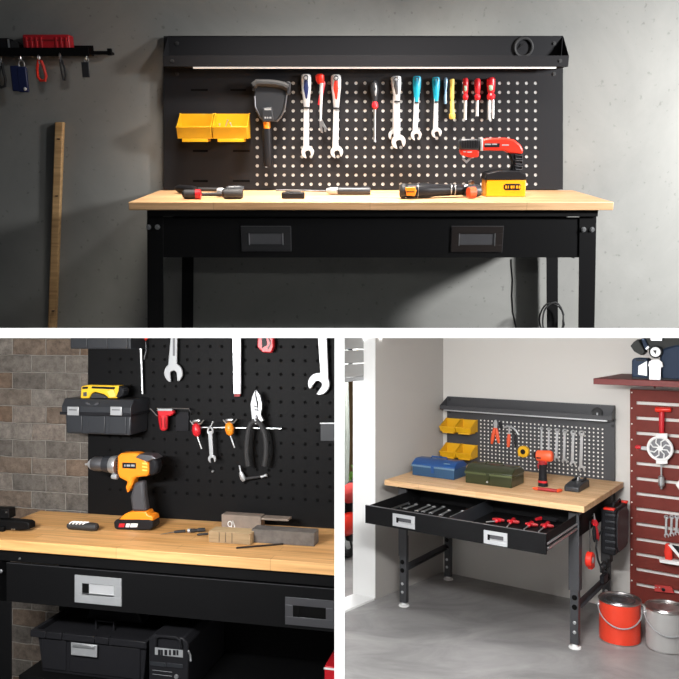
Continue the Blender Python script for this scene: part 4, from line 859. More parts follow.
MB().box((a.x+.006, yc2-.016, a.z-.010), (c.x-.006, yc2-.0122, a.z-.001)).build('latch_bar', 'zinc', l_, bevel=.0015)
# charger case
yf3 = .035
t = thing('charger_case', 'black boxy charger with grey plate of raised letters on the lower shelf', 'charger', R2, R2.P(168, 676, yf3))
a, c = R2.P(148.5, 638, yf3), R2.P(188, 650, yf3)
MB().prism([(a.x, zs), (c.x, zs), (c.x, a.z-.004), (c.x-.014, a.z+.010), (a.x+.012, a.z+.010), (a.x, a.z-.002)], yf3, D2-.03).build('body', 'plas', t, bevel=.004)
def pl3(name, m_, x0, y0, x1, y1, dy, th=.0012):
    p, q = R2.P(x0, y0, yf3-dy), R2.P(x1, y1, yf3-dy); return MB().box((p.x, yf3-dy-th, q.z), (q.x, yf3-dy, p.z)).build(name, m_, t, bevel=.0004)
MB().tube([R2.P(*q, yf3-.006) for q in ((155.5, 645), (156, 637.5), (160, 635.8), (176, 637.6), (180, 640), (181, 648))], .0042, 8).build('carry_handle', 'plas', t)
pl3('name_plate', 'slv', 155, 647.2, 183, 657.5, .0004)
for k, x in enumerate((158, 161, 164.5, 169, 173, 176.5)): pl3('lettering', 'plas', x, 649.4+.1*k, x+(2 if k % 2 else 2.8), 655.4, .0017, .0008)
pl3('flap', 'dplas', 150.5, 661, 166, 666.5, .0004, .003); pl3('flap', 'dplas', 167, 662.5, 183, 668, .0004, .003)
for k in range(2): pl3('light_stripe', 'slv', 152.5, 670+k*4, 172, 672+k*4, .0004)
p = R2.P(176.5, 676.5, yf3); MB().spindle(p, p+V((0, -.004, 0)), [(0, .006), (1, .005)], 14).build('knob', 'zinc', t)
MB().tube([R2.P(188.4, 651, yf3-.001), R2.P(190.3, 655, yf3+.01), R2.P(190.8, 661, yf3+.01)], .0025, 6).build('side_rib', 'slv', t)
a = R2.P(324.3, 666, .1); c = R2.P(336, 700, .1)
t = thing('red_case', 'corner of a red case standing on the lower shelf at the divider', 'case', R2, (a.x, .1, zs))
MB().box((a.x, .1, zs), (R2.P(337, 670, .1).x, .2, a.z)).build('shell', 'red', t, bevel=.003, clip=[DIVL])
MB().box((a.x-.001, .0985, a.z-.008), (R2.P(336.5, 670, .1).x, .0998, a.z-.003)).build('lid_edge', 'white', t, clip=[DIVL])

# ================================================================== LOWER RIGHT BAY : bright garage corner
W3, D3, H3 = 1.1827, .7522, .7575
B3 = D3-.006; YW3 = .778
def P3(px, py, y=B3): return R3.P(px, py, y)
def T3(px, py, z=0): return R3.T(px, py, z)
def X3(px, py, x): return R3.hit(px, py, 0, x)
struct(MB().box((TH+.0005, ZF+.9, -CAMZ-.03), (4.2, 6.2, -CAMZ)).build('floor', 'conc3', None, RW))
struct(MB().box((-.4, YW3, -H3), (3.4, YW3+.1, 1.2)).build('wall_back', 'wall3', None, R3, clip=[CEIL, DIVR]))
struct(MB().box((3.35, -1.6, -H3), (3.42, YW3, 1.2)).build('wall_right', 'wall3', None, R3, clip=[CEIL]))
# side wall with the opening
cA, cB = V((-.010, YW3)), V((-.1058, .062))
o_ = T3(354, 595.4, -H3); m_ = T3(364, 598, -H3)
cC = V((o_.x, o_.y+.0)); dirw = (cB-cA).normalized()
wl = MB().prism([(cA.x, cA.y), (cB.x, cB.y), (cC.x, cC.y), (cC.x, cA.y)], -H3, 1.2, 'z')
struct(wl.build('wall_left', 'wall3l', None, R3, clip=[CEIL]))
# white jamb lining and threshold of the opening
nrm = V((cC.x-cB.x, cC.y-cB.y)).normalized()
jm = MB().prism([(cB.x+.004, cB.y), (cB.x+.004, cB.y-.006), (cC.x-.004, cC.y-.006), (cC.x-.004, cC.y)], -H3+.012, 1.2, 'z')
struct(jm.build('trim_1', 'white', None, R3, clip=[CEIL, DIVR]))
th0 = T3(338, 615.6, -H3); th1 = (cB.x, cB.y-.0062); k_ = V((cC.x-cB.x, cC.y-cB.y))
struct(MB().prism([th1, (th0.x, th0.y), (th0.x+k_.x*1.0, th0.y+k_.y*1.0), (cC.x, cC.y-.0062)], -H3+.0002, -H3+.012, 'z').build('trim_2', 'white', None, R3, clip=[DIVR]))
# roller shutter half way in the reveal
mid = V((cB.x+k_.x*.5, cB.y-.0065+k_.y*.5)); zsh = X3(364, 377, mid.x).z
sh = thing('roller_shutter', 'pale slatted roller shutter drawn down over the top of the side opening', 'shutter', R3, (mid.x, mid.y, zsh))
dW = dirw; z = zsh; n_ = 0
while z < .78:
    z1 = min(z+.082, .86); a = mid; b_ = mid+dW*.9
    mb = MB(); off = V((dW.y, -dW.x))*.010
    mb.prism([(a.x, a.y), (b_.x, b_.y), (b_.x+off.x, b_.y+off.y), (a.x+off.x, a.y+off.y)], z+.004, z1, 'z')
    mb.build('slat', 'shut', sh, clip=[CEIL, DIVR], bevel=.002); z += .085
a = mid; b_ = mid+dW*.9; off = V((dW.y, -dW.x))*.016
MB().prism([(a.x, a.y), (b_.x, b_.y), (b_.x+off.x, b_.y+off.y), (a.x+off.x, a.y+off.y)], zsh-.022, zsh+.003, 'z').build('bottom_rail', 'slv', sh, clip=[DIVR], bevel=.002)
# outside the opening
xo = cC.x
def XO(px, py, x): return X3(px, py, x)
struct(MB().box((xo-3.2, -2.2, -H3-.05), (xo-.001, 4.2, -H3-.012)).build('ground', 'pave', None, R3, clip=[DIVR]))
tb = XO(348, 440, xo-.75)
wo = thing('boundary_wall', 'ochre and pale rendered garden wall seen through the side opening', 'wall', R3, (xo-1.6, 0, -H3))
MB().box((xo-1.7, .3, -H3-.01), (xo-1.6, 3.2, .52)).build('render', 'ochre', wo, clip=[DIVR])
MB().box((xo-1.72, .3, .521), (xo-1.58, 3.2, .56)).build('coping', 'white', wo, clip=[DIVR])
tr_ = thing('tree_trunk', 'pale curved trunk standing outside the side opening', 'tree', R3, (tb.x, tb.y, -H3))
tp = [XO(px, py, tb.x) for px, py in ((345.4, 560), (345.8, 480), (346.6, 440), (346, 410), (345.2, 382), (345, 350))]
MB().tube(tp, .026, 10).build('trunk', 'cloth', tr_, clip=[DIVR, CEIL])
random.seed(3)
sb = thing('garden_shrub', 'small bright green shrub low outside the side opening', 'shrub', R3, XO(350, 500, xo-1.0))
c0 = XO(350, 481, xo-1.0); mb = MB()
for k in range(260):
    v_ = V((random.gauss(0, .09), random.gauss(0, .12), random.gauss(0, .05))); p = c0+v_; a = V((random.uniform(-1, 1), random.uniform(-1, 1), random.uniform(-.3, 1))).normalized()*.03; b_ = a.orthogonal().normalized()*.012
    mb._f([mb.bm.verts.new(p-a), mb.bm.verts.new(p+b_), mb.bm.verts.new(p+a), mb.bm.verts.new(p-b_)])
mb.build('leaves', 'leaf', sb, clip=[DIVR])
MB().cyl((c0.x, c0.y, -H3-.011), (c0.x, c0.y, c0.z), .008).build('stem', 'dbrn', sb)
rp = XO(349, 524, xo-.45)
sc_ = thing('parked_scooter', 'red and black shape of a small parked vehicle seen through the opening', 'scooter', R3, rp)
MB().ball(XO(350.5, 493, rp.x), .05, .10, .075).build('headlamp_cowl', 'skinr', sc_)
MB().ball(XO(348, 524, rp.x), .05, .12, .085).build('mudguard', 'redb', sc_)
MB().ball(XO(352.5, 498, rp.x-.05), .04, .12, .14).build('dark_body', 'plas', sc_)
MB().ball(XO(349, 506, rp.x-.07), .04, .2, .10).build('seat_body', 'plas', sc_)
wc = XO(350, 537, rp.x-.03); rr = wc.z+H3+.012
MB().ring((wc.x, wc.y, wc.z-.0), .12, .03, 'x', 24, 8).cyl((wc.x-.02, wc.y, wc.z), (wc.x+.02, wc.y, wc.z), .03).build('wheel', 'rub', sc_)
MB().cyl((wc.x, wc.y+.05, -H3-.011), (wc.x-.02, wc.y+.02, wc.z), .008).build('stand', 'rub', sc_)
# --- workbench
b3 = thing('workbench', 'dark workbench with open drawer, pale wood top and grey pegboard in the bright corner', 'workbench', R3, (W3/2, D3/2, -H3))
MB().box((0, 0, -.032), (W3, D3, 0)).build('tabletop', 'wt3', b3, bevel=.002)
xa_, xb_ = .06, W3-.045
MB().box((xa_+.0, .05, -.052), (xb_, .062, -.0322)).build('apron_front', 'blk', b3)
MB().box((xa_, D3-.05, -.175), (xb_, D3-.04, -.0322)).build('apron_back', 'blk', b3)
for xx, s_ in ((xa_, 1), (xb_, -1)): MB().box((xx, .0622, -.175), (xx+.006*s_, D3-.0502, -.0322)).build('apron_side', 'blk', b3)
MB().box((xb_+.0005, .06, -.060), (xb_+.006, D3-.06, -.050)).build('apron_rib', 'dsteel', b3)
def leg3(x0, y0, sx, name='leg'):
    l = MB(); w_ = .055; t = .004; z0, z1 = -H3+.30, -.0322
    l.box((x0, y0, z0), (x0+w_*sx, y0+t, z1)).box((x0, y0+t, z0), (x0+t*sx, y0+.05, z1)).box((x0+w_*sx, y0+t, z0), (x0+(w_-t)*sx, y0+.018, z1))
    L = l.build('leg', 'gry3', b3, bevel=.001)
    f = MB(); f.box((x0+.005*sx, y0+t+.0004, -H3+.022), (x0+(w_-.006)*sx, y0+t+.034, z0+.12))
    q = f.build('leg_extension', 'gry3', L, bevel=.002)
    for k in range(4):
        p = V((x0+w_*.45*sx, y0+t, -H3+.085+k*.05 + (.03 if k > 1 else 0)))
        if k < 2: MB().spindle(p, p+V((0, -.004, 0)), [(0, .009), (.5, .009), (1, .006)], 12).build('bolt', 'steel', q)
        else: MB().spindle(p+V((0, .0002, 0)), p+V((0, -.0016, 0)), [(0, .014), (1, .014)], 14).build('hole', 'dhole', q)
    p = V((x0+w_*.5*sx, y0+.02, -H3))
    MB().spindle(p+V((0, 0, .0004)), p+V((0, 0, .022)), [(0, .032), (.3, .031), (.45, .016), (.8, .014), (1, .012)], 22).build('foot', 'white', L)['label'] = 'white levelling foot'
    return L
leg3(.060, .062, 1); leg3(.060, D3-.11, 1); leg3(W3-.045, .062, -1); leg3(W3-.045, D3-.11, -1)
zb0 = X3(406, 567, .075).z
for xx in (.075, W3-.066):
    MB().box((xx, .105, -H3+.205), (xx+.006, D3-.10, -H3+.240)).box((xx+.006, .105, -H3+.205), (xx+.024, D3-.10, -H3+.210)).build('side_brace', 'gry3', b3, bevel=.001)
# open drawer
yd0, xd0, xd1, zd1, zd0 = -.3993, .1252, 1.1289, -.0600, -.1553
dw = MB(); dw.box((xd0, yd0, zd0), (xd1, yd0+.012, zd1))
dw.box((xd0+.006, yd0+.0125, zd0+.01), (xd0+.009, .20, zd1-.004)).box((xd1-.009, yd0+.0125, zd0+.01), (xd1-.006, .20, zd1-.004)).box((xd0+.009, yd0+.0125, zd0+.01), (xd1-.009, .20, zd0+.013)).box((xd0+.009, .197, zd0+.013), (xd1-.009, .20, zd1-.004))
dwo = dw.build('drawer', 'blk', b3, bevel=.0008)
MB().box((xd0, yd0-.0006, zd1+.0003), (xd1, yd0+.012, zd1+.0018)).build('top_edge', 'dsteel', dwo)
MB().box((xd0+.48, yd0+.0125, zd0+.0132), (xd0+.483, .196, zd1-.006)).build('divider', 'dplas', dwo)
for x0, x1 in ((393, 415), (484, 507.5)):
    y = yd0-.0002; a, c = R3.P(x0, 513 if x0 < 400 else 529.7, y), R3.P(x1, 528 if x0 < 400 else 545, y)
    z1, z0 = a.z, R3.P(x0, (525.5 if x0 < 400 else 543), y).z
    w_, h_ = c.x-a.x, z1-z0; A, B_, C_, D_ = a.x+w_*.16, c.x-w_*.16, z0+h_*.3, z1-h_*.28; t = .004
    o = MB().box((a.x, y-t, z0), (c.x, y, C_)).box((a.x, y-t, D_), (c.x, y, z1)).box((a.x, y-t, C_), (A, y, D_)).box((B_, y-t, C_), (c.x, y, D_)).build('drawer_pull', 'slv', dwo, bevel=.0006)
    MB().box((A, y-.0012, C_), (B_, y-.0001, D_)).build('cup', 'grub', o)
    MB().box((A, y-.003, C_), (A+w_*.1, y-.0014, D_)).build('cup_side', 'dhole', o)
    MB().box((A+w_*.1, y-.003, C_), (B_, y-.0014, C_+h_*.12)).build('cup_edge', 'steel', o)
for xx, s_ in ((xd1-.0055, 1), (xd0+.0005, -1)):
    MB().box((xx, yd0+.02, zd0+.020), (xx+.010, .06, zd0+.032)).build('slide', 'steel', dwo, bevel=.001)
    MB().box((xx, yd0+.02, zd0+.042), (xx+.007, .06, zd0+.050)).build('slide', 'zinc', dwo, bevel=.001)
# drawer contents
zt3 = zd0+.0132
def TD(px, py): return T3(px, py, zt3)
G3 = 'spanners in the open drawer'
sp_l = ['second spanner in the drawer counted from its left end', 'bright spanner in the drawer, third from its left end', 'short bright spanner in the drawer, fourth from its left end', 'long bright spanner in the middle of the left drawer half', 'spanner in the drawer lying right of the long bright one', 'rightmost spanner in the drawer, next to the divider', 'darkest spanner at the far left end of the drawer']
for i, (a, c) in enumerate((((404, 509.5), (416, 505.3)), ((415.5, 511.9), (428.7, 506)), ((422, 512.6), (434, 507.7)), ((430, 514), (443.4, 507.6)), ((440, 516), (449, 511.3)), ((451, 518), (462.6, 512)), ((398, 508), (408, 504.5)))):
    p, q = TD(*a), TD(*c); t = thing('open_spanner', sp_l[i], 'spanner', R3, p, G3)
    L = (q-p).length; o = place(jaw(L, .011, .026, .2), (q.x, q.y), (p.x, p.y)); MB().prism(o, zt3+.0004, zt3+.006, 'z').build('body', 'zinc', t, bevel=.0008)
    MB().ring((q.x, q.y, zt3+.005), .009, .0035, 'z', 16, 6).build('ring_end', 'zinc', t)
sd_l = ['red handled screwdriver lying in the drawer nearest the divider', 'red screwdriver with silver tip, second in the right drawer half', 'red screwdriver with silver tip, third in the right drawer half', 'red screwdriver with long silver tip nearest the drawer right end']
for i, (tip, a, c) in enumerate((((486, 524.3), (495, 523.6), (500, 522.6)), ((507, 529.2), (510, 525.5), (514, 521.5)), ((524, 531.6), (528.5, 528.3), (532, 525)), ((538.5, 534.3), (544, 529.5), (548.5, 525)))):
    p, q, e = TD(*tip), TD(*a), TD(*c); t = thing('screwdriver', sd_l[i], 'screwdriver', R3, q, 'red handled drivers in the open drawer')
    for v_ in (p, q, e): v_.z = zt3+.0125
    MB().spindle(p, q, [(0, .003), (1, .0035)], 8).build('shaft', 'zinc', t)
    MB().spindle(q, e, [(0, .007), (.2, .012), (.5, .009), (.9, .012), (1, .008)], 12).build('handle', 'red', t)
    MB().spindle(V((q.x-.03, q.y+.035, q.z)), V((q.x+.035, q.y+.045, q.z)), [(0, .006), (.3, .010), (.7, .010), (1, .006)], 10).build('cross_grip', 'rdk', t)
t = thing('pliers', 'dark red pliers lying behind the drivers near the drawer right end', 'pliers', R3, TD(541, 524))
p, q, e = TD(536, 521.5), TD(541, 520.5), TD(556, 523.2)
MB().spindle(p+V((0, 0, .012)), q+V((0, 0, .012)), [(0, .008), (1, .011)], 10).build('head', 'red', t)
for d_ in (0, .022): MB().spindle(q+V((0, d_, .012)), e+V((0, d_*1.6, .012)), [(0, .006), (.5, .008), (1, .006)], 10).build('handle', 'plas', t)
# backboard
p0, p1 = P3(480.8, 418.6), P3(602.5, 429.3); q1 = P3(600.6, 476.8)
nx3 = round((p1.x-p0.x)/.0262)+1
xL, xR = P3(447, 430).x, P3(614.5, 440).x; ztop = (P3(447.7, 395).z+P3(617, 408.5).z)/2
pg3 = pegboard(MB(), (xL, xR, -.12, ztop), (p0.x, p1.x, nx3), (q1.z, p1.z, 13), .0056, B3, .0012).build('pegboard', 'gry3', b3)
MB().box((p0.x-.015, B3+.0014, q1.z-.015), (p1.x+.015, B3+.004, p1.z+.015)).build('added_backing', 'hole', pg3)  # added pale sheet in place of the lit wall seen through the holes
for xx, s_ in ((xL, 1), (xR, -1)): MB().box((xx, B3+.0004, -.12), (xx+.003*s_, B3+.02, ztop)).build('side_flange', 'gry3', pg3)
MB().box((xL+.001, B3-.0016, ztop+.0002), (xR-.001, B3+.02, ztop+.003)).build('top_flange', 'gry3', pg3)
tl = X3(439.8, 405.3, xL-.008); ysh = tl.y; zlt = tl.z; zlb = X3(440.3, 409.2, xL-.008).z
sh3 = MB().box((xL-.008, ysh, zlb), (xR+.008, ysh+.002, zlt)).box((xL-.008, ysh+.002, zlb), (xR+.008, B3-.0018, zlb+.002)).build('tray_shelf', 'gry3', b3, bevel=.0005)
for xx, tx, s_ in ((xL-.008, xL, 1), (xR+.008, xR, -1)):
    mb = MB(); t = .002*s_; A = [(xx, ysh+.0021, zlb), (tx, B3-.0018, zlb), (tx, B3-.0018, ztop-.001), (xx, ysh+.0021, zlt)]
    v0 = [mb.bm.verts.new(p) for p in A]; v1 = [mb.bm.verts.new((p[0]+t, p[1], p[2])) for p in A]
    mb._f(v0); mb._f(v1[::-1])
    for i in range(4): mb._f([v0[(i+1) % 4], v0[i], v1[i], v1[(i+1) % 4]])
    mb.build('end_cheek', 'gry3', sh3)
MB().box((xL+.02, ysh+.004, zlb-.008), (xR-.02, ysh+.014, zlb-.0004)).build('light_strip', 'zinc', sh3)['label'] = 'thin pale light strip under the tray'
for px, py in ((449.5, 399.3), (449.5, 412.3), (613, 413), (612.5, 426), (606.5, 421)): q = P3(px, py, B3-.0005); bolt(R3, 'screw', q, .009, pg3, 'rub', y1=.005)
p = P3(597.3, 413, B3-.004); MB().ring(p, .027, .007, 'y', 22, 8).spindle(p+V((0, .003, 0)), p+V((0, -.003, 0)), [(0, .024), (1, .022)], 20).build('cable_grommet', 'rub', sh3)
MB().box((p.x-.003, p.y-.008, p.z-.012), (p.x+.006, p.y-.0042, p.z+.002)).build('grommet_clip', 'slv', sh3)
# bins
gx = [P3(447.2, 418).x, P3(462.2, 419).x, P3(463, 419).x, P3(478, 420.8).x]
fl = X3(439.2, 431.8, gx[0]); dep3 = B3-fl.y; zb_ = fl.z+.004; zt_ = P3(447, 417.8).z
bin_lab = ['yellow bin in the upper row of the grey pegboard, at its left corner', 'yellow bin in the upper row of the grey pegboard, next to the orange pliers', 'yellow bin in the lower row, partly hidden behind the blue toolbox', 'yellow bin in the lower row, just above the green toolbox']
dzb = P3(447, 442.3).z-zt_
for i in range(4):
    r_, c_ = divmod(i, 2)
    o = bin_obj(R3, gx[c_*2], gx[c_*2+1], B3, zb_+dzb*r_, zt_+dzb*r_, dep3, bin_lab[i], 'yellow bins on the grey pegboard', lip=.42, t=.004)
# tools on the grey board
YT3 = B3-.010
def t3(name, label, cat, px, y=YT3, g=None): return thing(name, label, cat, R3, R3.P(*px, y), g)
def rod3(t, name, m_, a, b_, prof, y=YT3, flat=.7, n=12):
    p, q = R3.P(*a, y), R3.P(*b_, y); s = R3.sc(p); return MB().spindle(p, q, [(k, r*s) for k, r in prof], n, flat).build(name, m_, t)
def pol3(t, name, m_, pts, y, th, bevel=.001, clip=None): return MB().prism(R3.O(pts, y), y, y+th).build(name, m_, t, bevel=bevel, clip=clip)
t = t3('pliers', 'orange handled pliers with steel head on the grey pegboard beside the yellow bins', 'pliers', (495, 421))
pol3(t, 'head', 'slv', [(493.2, 423), (494.6, 420), (496.2, 420), (497.4, 424), (496.8, 428), (494, 428)], YT3-.006, .01)
rod3(t, 'left_handle', 'orr', (494.6, 427.5), (491.6, 443.8), [(0, 1.2), (.3, 1.9), (.7, 1.9), (1, 1.1)])
rod3(t, 'right_handle', 'orr', (496, 427.5), (498.8, 443.2), [(0, 1.2), (.3, 1.9), (.7, 1.9), (1, 1.1)])
rod3(t, 'pivot', 'plas', (499.5, 421.5), (502, 430), [(0, 1.1), (.5, 1.8), (1, .8)], YT3-.004)
t = t3('wire_stripper', 'curved white and black cutter with coral handle on the grey pegboard', 'cutter', (508, 427))
MB().tube([P3(*q, YT3-.008) for q in ((503.5, 427.6), (508, 426.3), (512.5, 427.5), (516, 430.5), (518.3, 434.5))], .006, 8).build('arm', 'slv', t)
rod3(t, 'handle', 'orr', (509, 434), (508.2, 447), [(0, 1.3), (.4, 2.2), (1, 1.4)])
MB().tube([P3(*q, YT3-.004) for q in ((512, 428.5), (515, 436), (515.6, 447))], .0065, 8).build('black_handle', 'plas', t)
rod3(t, 'neck', 'zinc', (509.3, 427.5), (509, 434.5), [(0, .9), (1, .9)])
t = t3('tape_measure', 'round yellow tape measure hung on the grey pegboard left of the red drill', 'tape measure', (524.5, 451))
q = P3(524.6, 451.2, B3-.0015); s = R3.sc(q)
MB().spindle(q, q+V((0, -.030, 0)), [(0, 5.5*s), (.1, 5.9*s), (.9, 5.9*s), (1, 5.2*s)], 12).build('case', 'yel', t, bevel=.002)
MB().spindle(q+V((0, -.0302, 0)), q+V((0, -.032, 0)), [(0, 2.6*s), (1, 2.4*s)], 16).build('dial', 'plas', t)
MB().box((q.x-.034, q.y-.026, q.z-.030), (q.x-.008, q.y-.004, q.z-.022)).build('foot', 'yel', t, bevel=.001)
wl_ = ['smallest spanner of the row on the grey pegboard, leftmost above the red drill', 'second spanner of the six-piece row, its lower end behind the red drill', 'third spanner of the six-piece row, just right of the red drill', 'fourth spanner of the six-piece row on the grey pegboard', 'fifth spanner of the six-piece row, beside the largest', 'largest spanner at the right end of the six-piece row']
for i, (a, c, w_) in enumerate((((541.6, 428.4), (541.8, 456), 3.6), ((548.9, 429.4), (549, 458.5), 4), ((557.2, 430.6), (556.6, 461.8), 5), ((564.8, 431.2), (564.6, 464), 5.2), ((573.3, 432.6), (573, 467), 5.8), ((581.8, 433.2), (581.6, 472.3), 6.4))):
    p, q = P3(*a, YT3), P3(*c, YT3); s = R3.sc(p); t = t3('combination_spanner', wl_[i], 'spanner', a, g='spanner row on the grey pegboard')
    MB().prism(place(jaw(dist(p, q), w_*.42*s, w_*1.1*s, .25), (p.x, p.z), (q.x, q.z)), YT3-.003, YT3+.003).build('body', 'zinc', t, bevel=.0007)
    MB().ring(p+V((0, 0, 0)), w_*.36*s, w_*.15*s, 'y', 14, 6).build('ring_end', 'zinc', t)
# --- things on the pale top
def tbox(name, label, fl_, fr_, br_, px_seam, px_top, mats, cat='toolbox', seamc='slv', lid=None, hb=0):
    a, b_, c = T3(*fl_), T3(*fr_), T3(*br_); y0 = (a.y+b_.y)/2; x0, x1 = a.x, b_.x; dep = max(.06, c.y-y0)
    zs_ = R3.P(fl_[0], px_seam, y0).z; zt_ = R3.P(fl_[0], px_top, y0+dep*.3).z
    t = thing(name, label, cat, R3, (x0, y0, 0))
    MB().box((x0, y0, .0003), (x1, y0+dep, zs_)).build('body', mats[0], t, bevel=.004)
    MB().prism([(y0-.003, zs_+.0003), (y0+dep+.003, zs_+.0003), (y0+dep+.003, zs_+.014), (y0+dep*.74, zt_), (y0+dep*.26, zt_), (y0-.003, zs_+.014)], x0-.003, x1+.003, 'x').build('lid', mats[1], t, bevel=.004)
    MB().box((x0-.004, y0-.005, zs_-.004), (x1+.004, y0-.0032, zs_+.006)).build('seam_strip', seamc, t)
    xm = (x0+x1)/2
    MB().box((xm-.010, y0-.009, zs_-.034), (xm+.010, y0-.0052, zs_+.010)).build('latch', mats[1], t, bevel=.001)
    MB().tube([(xm-.055, y0+dep*.5, zt_), (xm-.05, y0+dep*.5, zt_+.012), (xm+.05, y0+dep*.5, zt_+.012), (xm+.055, y0+dep*.5, zt_)], .0045, 8).build('handle', mats[1], t)
    return t, x0, x1, y0, dep, zs_, zt_
t, x0, x1, y0, dep, zs_, zt_ = tbox('toolbox', 'blue metal toolbox at the left end of the pale wood top', (413, 474.8), (453.3, 480.6), (464.7, 475.7), 465.2, 457.2, ('tbl2', 'tbl'), seamc='lblu')
MB().box((x1-.075, y0+dep*.08, zt_-.014), (x1-.035, y0+dep*.1, zt_-.008)).build('lid_plate', 'lblu', t)
t, x0, x1, y0, dep, zs_, zt_ = tbox('toolbox', 'olive green metal toolbox in front of the pegboard, right of the blue one', (466, 482.4), (511, 488.8), (522, 482.8), 472.2, 462.8, ('tgr', 'tgr'), seamc='tgl')
MB().spindle((( x0+x1)/2, y0-.010, .022), ((x0+x1)/2, y0-.016, .022), [(0, .006), (1, .005)], 10).build('padlock', 'slv', t)
q = T3(543, 486.3); ydr = q.y
t = thing('cordless_drill', 'red cordless driver standing upright on its handle on the pale wood top', 'drill', R3, q)
rodv = lambda name, m_, a, b_, prof, dy=0, flat=1: MB().spindle(R3.P(*a, ydr+dy), R3.P(*b_, ydr+dy), [(k, r*.0058) for k, r in prof], 18, flat).build(name, m_, t)
rodv('motor_housing', 'orr', (536.5, 455.5), (553, 456.3), [(0, 3.8), (.06, 5.2), (.5, 5.5), (.85, 5.6), (.97, 4.5), (1, 3)], 0, .8)
rodv('chuck', 'plas', (533.8, 455.5), (537, 455.6), [(0, 2), (.4, 3.6), (1, 4)], 0, .9)
rodv('collar', 'rdk', (543, 460.5), (542.8, 464.5), [(0, 4.6), (1, 4.4)], 0, .8)
rodv('handle', 'plas', (543, 464), (542.7, 480.5), [(0, 4.4), (.3, 3.9), (.8, 4.1), (1, 4.4)], 0, .8)
rodv('red_band', 'red', (542.7, 480.4), (542.7, 482.6), [(0, 4.7), (1, 4.7)], 0, .8)
z_ = R3.P(543, 482.6, ydr).z; MB().spindle((q.x, ydr, .0004), (q.x, ydr, z_), [(0, .026), (.1, .028), (1, .027)], 18, .85).build('foot', 'plas', t)
rodv('trigger', 'rdk', (538.4, 463.5), (539, 469), [(0, .8), (.4, 1.5), (1, .8)])
q = P3(538.6, 457.8, ydr-.028); MB().box((q.x-.012, ydr-.030, q.z-.004), (q.x+.012, ydr-.0265, q.z+.003)).build('label_plate', 'plas', t)
t = thing('folding_knife', 'slim knife with red brown handle lying in front of the red driver', 'knife', R3, T3(548, 491))
a, b_, c, d = T3(532.5, 490), T3(538, 490.7), T3(557, 492.8), T3(562, 492)
for v_ in (a, b_, c, d): v_.z = .011
MB().spindle(a, b_, [(0, .003), (.5, .008), (1, .009)], 10).build('tip', 'orr', t); MB().spindle(b_, c, [(0, .009), (.5, .0105), (1, .009)], 12).build('handle', 'rdk', t); MB().spindle(c, d, [(0, .009), (.6, .0105), (1, .005)], 12).build('end_cap', 'orr', t)
# charger
a, b_, c = T3(564, 491), T3(578.3, 493.4), T3(587, 486.8); y0 = a.y; x0, x1 = a.x, b_.x; dep = c.y-y0
zt_ = R3.P(564, 484.2, y0).z
t = thing('battery_charger', 'black battery charger block at the right end of the pale wood top', 'charger', R3, (x0, y0, 0))
MB().prism([(y0, .0003), (y0+dep, .0003), (y0+dep, zt_+.006), (y0+dep*.45, zt_+.004), (y0+dep*.1, zt_-.003), (y0, zt_-.012)], x0, x1, 'x').build('body', 'dplas', t, bevel=.005)
MB().prism([(y0+dep*.5, zt_+.0055), (y0+dep*.95, zt_+.0065), (y0+dep*.95, zt_+.020), (y0+dep*.5, zt_+.013)], x0+.012, x0+.022, 'x').build('rail', 'plas', t, bevel=.001)
MB().prism([(y0+dep*.5, zt_+.0055), (y0+dep*.95, zt_+.0065), (y0+dep*.95, zt_+.020), (y0+dep*.5, zt_+.013)], x1-.022, x1-.012, 'x').build('rail', 'plas', t, bevel=.001)
MB().box(((x0+x1)/2-.003, y0+dep*.6, zt_+.006), ((x0+x1)/2+.003, y0+dep*.75, zt_+.026)).build('contact', 'zinc', t)
for k in range(4): MB().box((x0+.016+k*.012, y0-.0012, .012), (x0+.020+k*.012, y0-.0002, zt_-.026)).build('vent', 'plas', t)
# --- hanging on the right end of the bench
xe = W3-.038
q = X3(600.5, 530, xe+.012); y0 = q.y; x0 = xe+.012; x1 = R3.P(616, 530, y0).x; y1 = min(X3(628.8, 520, x1).y, YW3-.006)
z1 = R3.P(601, 508.5, y0).z; z0 = R3.P(608, 557.5, y0).z
t = thing('tool_case', 'black ribbed plastic tool case with red latches hanging at the bench right end', 'tool case', R3, (x0, y0, z0))
MB().box((x0, y0+.004, z0+.012), (x1-.004, y1, z1)).build('shell', 'plas', t, bevel=.012, seg=3)
for k in range(6):
    zz = z0+.05+(z1-z0-.08)*k/5; MB().box((x0+.024, y0-.0015, zz-.006), (x1-.004, y0+.010, zz+.006)).build('rib', 'dplas', t, bevel=.003)
zz = z0+.03; MB().prism([(y0+.02, z0+.06), (y0+.06, z0+.02), (y1-.06, z0+.02), (y1-.01, z0+.07), (y1-.01, z1-.05), (y1-.05, z1-.015), (y0+.05, z1-.015), (y0+.02, z1-.05)], x1-.0035, x1+.002, 'x').build('side_panel', 'dplas', t, bevel=.002)
MB().box((x0+.015, y0-.003, z1-.004), (x1-.01, y0+.03, z1+.007)).build('latch', 'redb', t, bevel=.003); MB().box((x0+.03, y1-.05, z1-.004), (x1+.002, y1-.016, z1+.007)).build('latch', 'redb', t, bevel=.003)
MB().tube([(x0+.05, y0+.06, z1), (x0+.05, y0+.07, z1+.02), (x0+.05, y1-.07, z1+.02), (x0+.05, y1-.06, z1)], .007, 8).build('carry_handle', 'plas', t)
for k in range(2): pass
xh = xe+.02
def XE(px, py, x=xh): return X3(px, py, x)
t = thing('side_cutter', 'small red handled tool hanging point up from the bench right end', 'tool', R3, XE(594, 520))
MB().spindle(XE(594, 513.5), XE(594.8, 521), [(0, .003), (.5, .005), (1, .006)], 8).build('tip', 'zinc', t)
MB().spindle(XE(594.3, 520), XE(595.5, 526), [(0, .012), (.5, .020), (1, .012)], 12, .5).build('guard', 'red', t)
